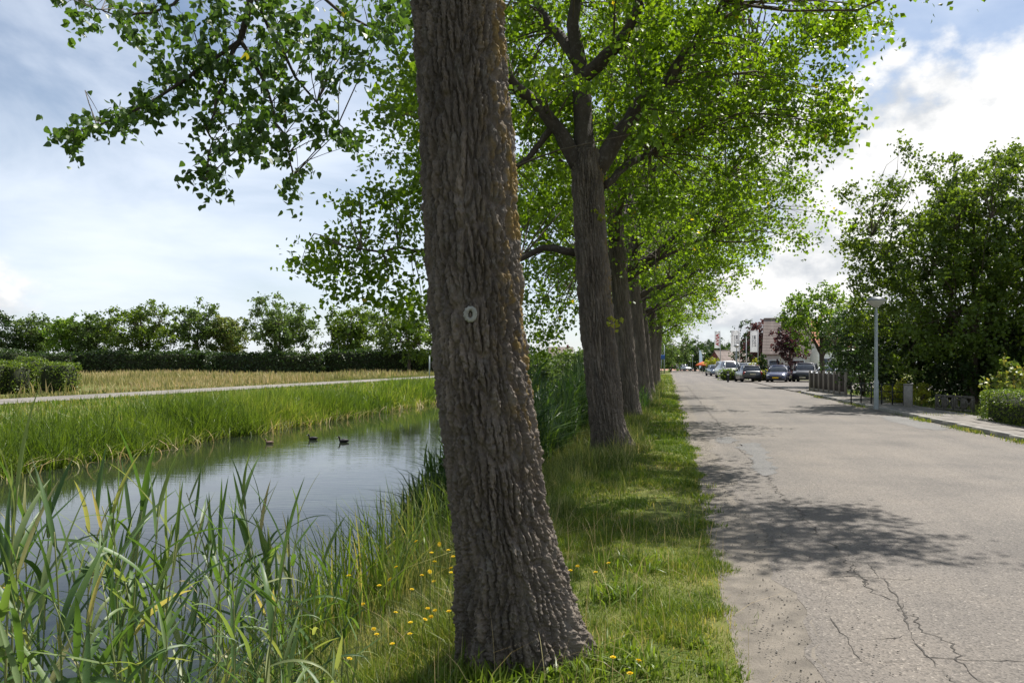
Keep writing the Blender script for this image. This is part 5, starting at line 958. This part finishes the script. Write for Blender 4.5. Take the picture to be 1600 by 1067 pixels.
for q, (px, d, rx, h, mt, lab) in enumerate(((1047, 150, 5.0, 7.8, 'far_leaf', 'large pale green round tree left of the road end'), (1028, 140, 3.5, 7.0, 'far_leaf', 'green tree behind the last poplar trunks'), (1086, 160, 3.6, 6.6, 'dark_leaf', 'dark rounded tree in the middle of the road end'), (1070, 175, 3.0, 6.0, 'far_leaf', 'lighter tree between the pale and the dark round trees'), (1104, 210, 3.0, 8.0, 'dark_leaf', 'bluish dark conifer left of the red lettered flag'), (1121, 215, 3.4, 8.6, 'dark_leaf', 'tall dark tree behind the red lettered flag'), (1133, 205, 3.0, 6.0, 'dark_leaf', 'low dark tree right of the red lettered flag'))):
    garden_tree('roadside_tree', gpx(px, d), h * .35, .25, (0, 0, h * .55), (rx, rx * .9, h * .48), M[mt], 110, 38, .36, lab, 340 + q * 5, FD, crad=1.1, zmin=.8)
for q, (px, d, L_, H) in enumerate(((1060, 230, 60, 5), (1150, 235, 60, 5), (1240, 150, 34, 4.2), (870, 260, 60, 4.0))):
    hedge('distant_hedge', gpx(px, d), (L_, 4, H), -.1, M['far_leaf'] if q != 2 else M['dark_leaf'], 6, .9, ['far hedge closing the road end', 'far hedge behind the flags', 'hedge behind the house and the purple tree', 'far hedge across the canal seen between the first two trunks'][q], 'distant hedges', .3, 380 + q, .8)

for q, (px, d, rx, h) in enumerate(((838, 60, 1.6, 2.6), (862, 75, 2.4, 2.9), (892, 70, 2.0, 3.6))): bush('bank_willow', gpx(px, d), (rx, rx, h / 2), M['far_leaf'], 60, 40, .22, ['leafy bush beyond the reeds just right of the front trunk', 'low leafy bush in the gap between the first and second trunk', 'taller leafy bush just left of the second trunk'][q], 390 + q * 4, 'bushes beyond the canal reeds', crad=.6)
# ------------------------------------------------------------------ house, low red house, far house
M['roof_tile'] = mat_surf('brown_roof_tiles', [(.3, (.15, .115, .10)), (.7, (.26, .21, .185))], 1.6, .8); M['red_tile'] = mat_surf('red_roof_tiles', [(.3, (.30, .10, .06)), (.7, (.42, .17, .10))], 2, .8); M['brick'] = mat_surf('pale_render', [(.3, (.42, .40, .37)), (.7, (.55, .53, .49))], 2, .9); M['red_brick'] = mat_surf('dark_red_brick', [(.3, (.14, .045, .04)), (.7, (.22, .08, .06))], 4, .9); M['white_paint'] = mat_surf('white_paint', [(.75, .75, .73)], 4, .6); M['pane'] = mat_surf('window_pane', [(.03, .035, .04)], 2, .05, spec=.9)
def house(name, loc, rz, w, dp, eave, ridge, roofm, wallm, label, rows, wins, cols=1):
    root = empty(name, loc, rz, label, 'house'); mb = MB(); mb.box((0, 0, eave / 2), (w, dp, eave), 0, .02)
    mb.add([(-w / 2, -dp / 2 + .05, eave), (-w / 2, dp / 2 - .05, eave), (-w / 2, 0, ridge - .1), (w / 2, -dp / 2 + .05, eave), (w / 2, dp / 2 - .05, eave), (w / 2, 0, ridge - .1)], [[0, 2, 1], [3, 4, 5]]); mb.obj('wall', wallm, root)
    rf = empty('roof', (0, 0, 0)); rf.parent = root; sl = math.hypot(dp / 2 + .3, ridge - eave); an = math.atan2(ridge - eave, dp / 2 + .0)
    for sgn in (-1, 1):
        for k in range(rows):                                        # overlapping courses of tiles
            f = (k + .5) / rows; y = sgn * (dp / 2 + .25) * (1 - f); z = eave - .1 + (ridge - eave + .1) * f + .04
            mb = MB(); mb.box((0, 0, 0), (w + .4, sl / rows * 1.12, .05), 0, .01); o = mb.obj('tile_course', roofm, rf, loc=(0, y, z)); o.rotation_euler = (-sgn * an + sgn * .05, 0, 0)
    mb = MB(); mb.tube([(-w / 2 - .2, 0, ridge + .06), (w / 2 + .2, 0, ridge + .06)], .11, 8); mb.obj('ridge', roofm, rf); mb = MB(); mb.box((w * .3, 0, ridge + .3), (.6, .6, 1.0), 0, .02); mb.obj('chimney', M['red_brick'], rf)
    for (x, z, ww, hh) in wins:
        mb = MB(); mb.box((x, -dp / 2 - .02, z), (ww + .16, .08, hh + .16), 0, .01); f = mb.obj('window', M['white_paint'], root); mb = MB(); mb.box((x, -dp / 2 - .055, z), (ww, .03, hh)); mb.obj('pane', M['pane'], f)
    return root
b = A(1246, HOR, 80); house('tiled_house', (b.x, b.y + 3, 0), -.36, 4.4, 7, 2.6, 6.4, M['roof_tile'], M['brick'], 'pale house with steep brown tiled roof behind the purple tree', 24, ((-1.2, 1.3, 1.0, 1.2), (1.2, 1.3, 1.0, 1.2)))
b = A(1283, HOR, 86); house('red_roof_house', (b.x, b.y + 3, 0), .5, 6, 7, 3.4, 6.4, M['red_tile'], M['white_paint'], 'white house with red tiled roof behind the bright green tree', 12, ((-1.5, 1.5, 1.1, 1.3),))
b = A(1160, HOR, 125); house('low_house', (b.x, b.y + 3, 0), .1, 7.5, 6, 1.9, 3.7, M['roof_tile'], M['red_brick'], 'low dark red brick house behind the flag poles', 8, ((-2, 1.1, 1, .9), (1.5, 1.1, 1, .9)))
b = A(876, HOR, 230); house('far_house', (b.x, b.y, 0), 0, 7, 8, 4.0, 6.4, M['roof_tile'], M['brick'], 'far house with dark roof seen between the first and second trunk', 6, ((-3, 1.4, 1.4, 1.2), (0, 1.4, 1.4, 1.2), (3, 1.4, 1.4, 1.2)))

# ------------------------------------------------------------------ flags and poles
M['pole'] = mat_surf('white_pole', [(.55, .56, .57)], 4, .4, metal=.2); M['cloth'] = mat_leaf('flag_cloth', [(0, (.72, .72, .73)), (1, (.76, .76, .76))], .3, (1, 1, 1), rough=.8); M['red_print'] = mat_surf('red_print', [(.55, .02, .03)], 4, .7); M['grey_print'] = mat_surf('grey_print', [(.16, .17, .19)], 4, .7)
def banner(px, yt, yb, ytop, ybot, d, wpx, text, mat, label, wave, small=None, left=True):
    b = A(px, HOR, d); root = empty('banner_flag', (b.x, b.y, 0), 0, label, 'flag', 'banner flags'); k = d / F; zt = CAMZ - (ytop - HOR) * k
    mb = MB(); mb.tube([(0, 0, -.1), (0, 0, zt)], [.06, .04], 10); mb.obj('pole', M['pole'], root, True)
    z1, z0 = CAMZ - (yt - HOR) * k, CAMZ - (yb - HOR) * k; w = wpx * k; n = 12; nz = 10; V = []
    def yy(u, v): return wave * (math.sin(u * 4.5 + v * 2.0) * .12 + .25 * u * u * v)
    for iz in range(nz + 1):
        for ix in range(n + 1): u = ix / n; v = iz / nz; V.append((-.06 - w * u, -yy(u, v) - .02, z0 + (z1 - z0) * v - wave * .15 * u * (1 - v) * 0))
    i = np.arange(nz)[:, None] * (n + 1); j = np.arange(n)[None]; f = np.stack([i + j, i + j + 1, i + n + 2 + j, i + n + 1 + j], -1).reshape(-1, 4)
    fl_ = link('cloth', raw_mesh('cloth', V, [f], [M['cloth']], rnd=np.full(len(f), .5), smooth=True), root)
    mb = MB(); mb.tube([(0, 0, z1 + .02), (-w - .08, -yy(1, 1) * .0, z1 + .02)], .02, 6); mb.obj('top_rod', M['pole'], root)
    def letters(txt, size, xoff, zoff, length, m, down=False, bold=.012):
        cu = bpy.data.curves.new('lettering', 'FONT'); cu.body = txt; cu.size = 1; cu.extrude = 0; cu.resolution_u = 2; cu.offset = bold; ob = bpy.data.objects.new('tmp', cu); COL.objects.link(ob); dg = bpy.context.evaluated_depsgraph_get(); me = bpy.data.meshes.new_from_object(ob.evaluated_get(dg)); bpy.data.objects.remove(ob); bpy.data.curves.remove(cu)
        co = np.empty(len(me.vertices) * 3); me.vertices.foreach_get('co', co); co = co.reshape(-1, 3); co -= co.min(0); mx = co.max(0)
        lx = co[:, 0] / mx[0] * length; ly = co[:, 1] / mx[1] * size; X = xoff - ly; Z = z0 + zoff + lx                                # reads upwards
        if down: X = xoff - size + ly; Z = z0 + zoff + length - lx
        u = (-X - .06) / w; v = (Z - z0) / (z1 - z0); Y = np.array([-yy(a, c) - .05 for a, c in zip(u, v)]); me.vertices.foreach_set('co', np.stack([X, Y, Z], -1).ravel()); me.materials.clear(); me.materials.append(m); me.update(); link('lettering', me, fl_)
    H = z1 - z0
    def marks(xf, za, zb, n_, wd_):                                  # a line of print too small to read
        mb = MB(); rr = random.Random(int(px))
        for q in range(n_):
            zq = z0 + H * (za + (zb - za) * (q + .5) / n_); hq = H * (zb - za) / n_ * rr.uniform(.5, .85); x_ = -.06 - w * xf; y_ = -yy(xf, (zq - z0) / H) - .05
            mb.quad((x_ - wd_ / 2, y_, zq - hq / 2), (x_ + wd_ / 2, y_, zq - hq / 2), (x_ + wd_ / 2, y_, zq + hq / 2), (x_ - wd_ / 2, y_, zq + hq / 2))
        o = mb.obj('small_print', M['grey_print'], fl_); o['kind'] = 'stuff'
    if small:
        letters(text, w * .36 * small, -.06 - w * .22 * small, H * .24, H * .53, mat, True, .02); marks(.72 * small, .24, .78, 13, w * .10 * small)
        if small < 1:                                                # the wide flag carries a crescent mark and a second line
            marks(.84, .20, .66, 16, w * .04); a_ = np.linspace(-1.9, 1.3, 12); mb = MB(); mb.tube([(-.06 - w * .86 + .07 * math.cos(a), -yy(.86, .78) - .06, z0 + H * .78 + .12 * math.sin(a)) for a in a_], .018, 5); mb.obj('crescent_mark', M['grey_print'], fl_)
    else: letters(text, w * .66, -.06 - w * .14, H * .12, H * .76, mat, False, .03)
    return root
banner(1125.5, 518, 544, 516, 585, 112, 8.5, 'AVIA', M['red_print'], 'white banner flag with red vertical lettering, leftmost of the three', .4)
banner(1155.5, 517, 549, 515, 582, 96, 13, 'MOST', M['grey_print'], 'white banner flag with grey lettering, billowing, middle of the three', 1.0, .75)
banner(1184.5, 517, 550, 515, 584, 88, 11.5, 'MOST', M['grey_print'], 'white banner flag with grey lettering hanging straight, rightmost of the three', .15, 1.0)
for (px, yt, d, lab) in ((1219, 499, 76, 'bare white flag pole in front of the tiled house'), (1166, 527, 92, 'thin bare pole between the middle and right flags'), (1149, 549, 110, 'white pole below the middle flag')):
    b = A(px, HOR, d); root = empty('flag_pole', (b.x, b.y, 0), 0, lab, 'pole', 'bare poles of the yard'); zt = CAMZ - (yt - HOR) * d / F; mb = MB(); mb.tube([(0, 0, -.1), (0, 0, zt)], [.06, .04], 8); mb.obj('pole', M['pole'], root, True); mb = MB(); mb.lathe([(0, zt - .02), (.06, zt + .02), (.06, zt + .06), (0, zt + .1)], n=8); mb.obj('finial', M['pole'], root)
p = gpx(1151, 78); lamp_post(p, 3.3, 'small street lamp in front of the middle flag', 1.0)
# far lamps
def arm_lamp(px, d, h, label):
    root = empty('street_lamp', gpx(px, d), 0, label, 'lamp post'); mb = MB(); mb.tube([(0, 0, -.1), (0, 0, h)], [.10, .06], 8); mb.obj('pole', M['galv'], root, True); mb = MB(); mb.tube([(0, 0, h - .1), (.5, 0, h + .1), (1.1, 0, h + .12)], .04, 6); mb.obj('arm', M['galv'], root, True); mb = MB(); mb.box((1.3, 0, h + .11), (.6, .2, .12), 0, .04); mb.obj('lamp_head', M['lamp_cap'], root)
arm_lamp(1038, 125, 4.6, 'tall street lamp with a side arm at the far left of the road')
for px, lab in ((1078.5, 'left of two small globe lamps at the road end'), (1082, 'right of two small globe lamps at the road end')):
    root = empty('globe_lamp', gpx(px, 150), 0, lab, 'lamp post'); mb = MB(); mb.tube([(0, 0, -.1), (0, 0, 2.9)], .05, 6); mb.obj('pole', M['galv'], root); mb = MB(); mb.lathe([(0, 2.85), (.18, 2.93), (.24, 3.1), (.18, 3.26), (0, 3.32)], n=10); mb.obj('globe', M['lamp_glass'], root, True)
# feather flag and orange parasol at the far yard
M['pale_blue'] = mat_leaf('pale_blue_cloth', [(0, (.42, .55, .68)), (1, (.48, .60, .72))], .3, (1, 1, 1)); M['orange_cloth'] = mat_surf('orange_cloth', [(.50, .10, .03)], 4, .8); M['blue_sign'] = mat_surf('blue_sign', [(.03, .10, .30)], 4, .5); M['bin_green'] = mat_surf('green_bin', [(.02, .06, .03)], 4, .6)
root = empty('feather_flag', gpx(1092.5, 135), 0, 'pale blue feather flag at the far end of the road', 'flag'); mb = MB(); mb.tube([(0, 0, -.1), (0, 0, 3.4), (-.08, 0, 4.4)], [.04, .03, .02], 6); mb.obj('pole', M['pole'], root)
V = [(x, .02 * math.sin(3 * z), z) for z in np.linspace(.8, 3.9, 9) for x in (0.02, .02 + .55 * math.sin(math.pi * min(1, (z - .6) / 3.6)) ** .7)]; k = np.arange(8)[:, None] * 2; link('cloth', raw_mesh('cloth', V, [k + np.array([[0, 1, 3, 2]])], [M['pale_blue']], rnd=np.full(8, .5)), root)
root = empty('parasol', gpx(1098, 130), 0, 'orange red parasol at the far yard right of the road', 'parasol'); mb = MB(); mb.tube([(0, 0, -.1), (0, 0, 2.0)], .03, 6); mb.obj('pole', M['pole'], root); mb = MB(); mb.lathe([(1.25, 1.25), (1.2, 1.38), (.6, 1.72), (0, 1.95)], n=10); mb.obj('canopy', M['orange_cloth'], root)
root = empty('road_sign', gpx(1033.5, 118), 0, 'blue road sign on a thin post left of the far street lamp', 'sign'); mb = MB(); mb.tube([(0, 0, -.1), (0, 0, 3.0)], .04, 6); mb.obj('pole', M['galv'], root); mb = MB(); mb.box((0, -.06, 2.6), (1.0, .04, .7), 0, .01); mb.obj('panel', M['blue_sign'], root)
root = empty('field_post', gpx(671, 62), 0, 'thin grey post beside the path just left of the front trunk', 'post'); mb = MB(); mb.tube([(0, 0, -.1), (0, 0, 2.2)], .05, 6); mb.obj('pole', M['galv'], root); mb = MB(); mb.lathe([(0, 2.18), (.055, 2.19), (.055, 2.24), (0, 2.26)], n=8); mb.obj('cap', M['galv'], root)
root = empty('bollard', gpx(1137.5, 66), 0, 'short dark bollard on the grass corner in front of the grey hatchback', 'bollard'); mb = MB(); mb.lathe([(.09, 0), (.09, .75), (.06, .85), (0, .88)], n=12); mb.obj('shaft', M['trim'], root, True); mb = MB(); mb.lathe([(.094, .62), (.094, .70)], n=12); mb.obj('band', M['white_paint'], root)

# people far down the road
M['skin'] = mat_surf('skin', [(.45, .28, .20)], 10, .6); M['hair'] = mat_surf('hair', [(.06, .04, .03)], 10, .7)
def person(px, d, heading, shirt, trousers, label, stride=.18, k=1.0):
    b = A(px, HOR, d); root = empty('person', (b.x, b.y, 0), heading, label, 'person')
    J = [((0, 0, .95), .15), ((0, 0, 1.15), .14), ((0, 0, 1.38), .16), ((0, 0, 1.50), .06), ((0, .01, 1.58), .085), ((0, .02, 1.68), .10), ((0, .02, 1.76), .07)]
    E = [(i, i + 1) for i in range(6)]
    for s_ in (-1, 1):
        n = len(J); J += [((s_ * .19, 0, 1.40), .065), ((s_ * .24, -.03 * s_, 1.14), .05), ((s_ * .25, .10 * s_, .90), .04), ((s_ * .25, .13 * s_, .80), .035)]; E += [(2, n), (n, n + 1), (n + 1, n + 2), (n + 2, n + 3)]
        n = len(J); J += [((s_ * .10, 0, .88), .10), ((s_ * .11, s_ * stride * .5 + .03, .50), .07), ((s_ * .11, s_ * stride, .08), .045), ((s_ * .11, s_ * stride + .14, .04), .04)]; E += [(0, n), (n, n + 1), (n + 1, n + 2), (n + 2, n + 3)]
    me = bpy.data.meshes.new('body'); me.from_pydata([tuple(np.array(p) * k) for p, _ in J], E, []); o = bpy.data.objects.new('body', me); COL.objects.link(o); md = o.modifiers.new('skin', 'SKIN')
    for i, (_, rr) in enumerate(J): me.skin_vertices[0].data[i].radius = (rr * k, rr * k * .85)
    me.skin_vertices[0].data[0].use_root = True; o.modifiers.new('sub', 'SUBSURF').levels = 1; o.modifiers['sub'].render_levels = 1
    dg = bpy.context.evaluated_depsgraph_get(); m2 = bpy.data.meshes.new_from_object(o.evaluated_get(dg)); bpy.data.objects.remove(o)
    m2.materials.clear()
    for m in (M['skin'], shirt, trousers, M['hair']): m2.materials.append(m)
    for p in m2.polygons:
        z = p.center.z / k; x = abs(p.center.x) / k; p.use_smooth = True
        p.material_index = 3 if (z > 1.72 or (z > 1.62 and p.center.y < 0)) else 0 if z > 1.48 else (0 if (x > .2 and z < 1.12) else 1 if z > .93 else 2)
    link('body', m2, root)
cl = {n: mat_surf('cloth_' + n, [c], 6, .85) for n, c in (('white', (.7, .7, .68)), ('navy', (.03, .035, .06)), ('red', (.45, .08, .06)), ('tan', (.35, .26, .19)), ('pink', (.55, .33, .30)))}
person(1046.5, 172, 3.0, cl['white'], cl['tan'], 'person in a white top walking at the far left of the road end')
person(1049.5, 178, .2, cl['pink'], cl['navy'], 'person in a pink top walking second from the left at the road end')
person(1058, 165, 3.3, cl['white'], cl['navy'], 'person in white top and dark trousers standing in the middle of the far road', .1)
person(1056, 176, .0, cl['navy'], cl['navy'], 'person in dark clothes beside the white topped one on the far road')
person(1063, 185, 2.8, cl['red'], cl['tan'], 'person in a red top at the right of the group on the far road')
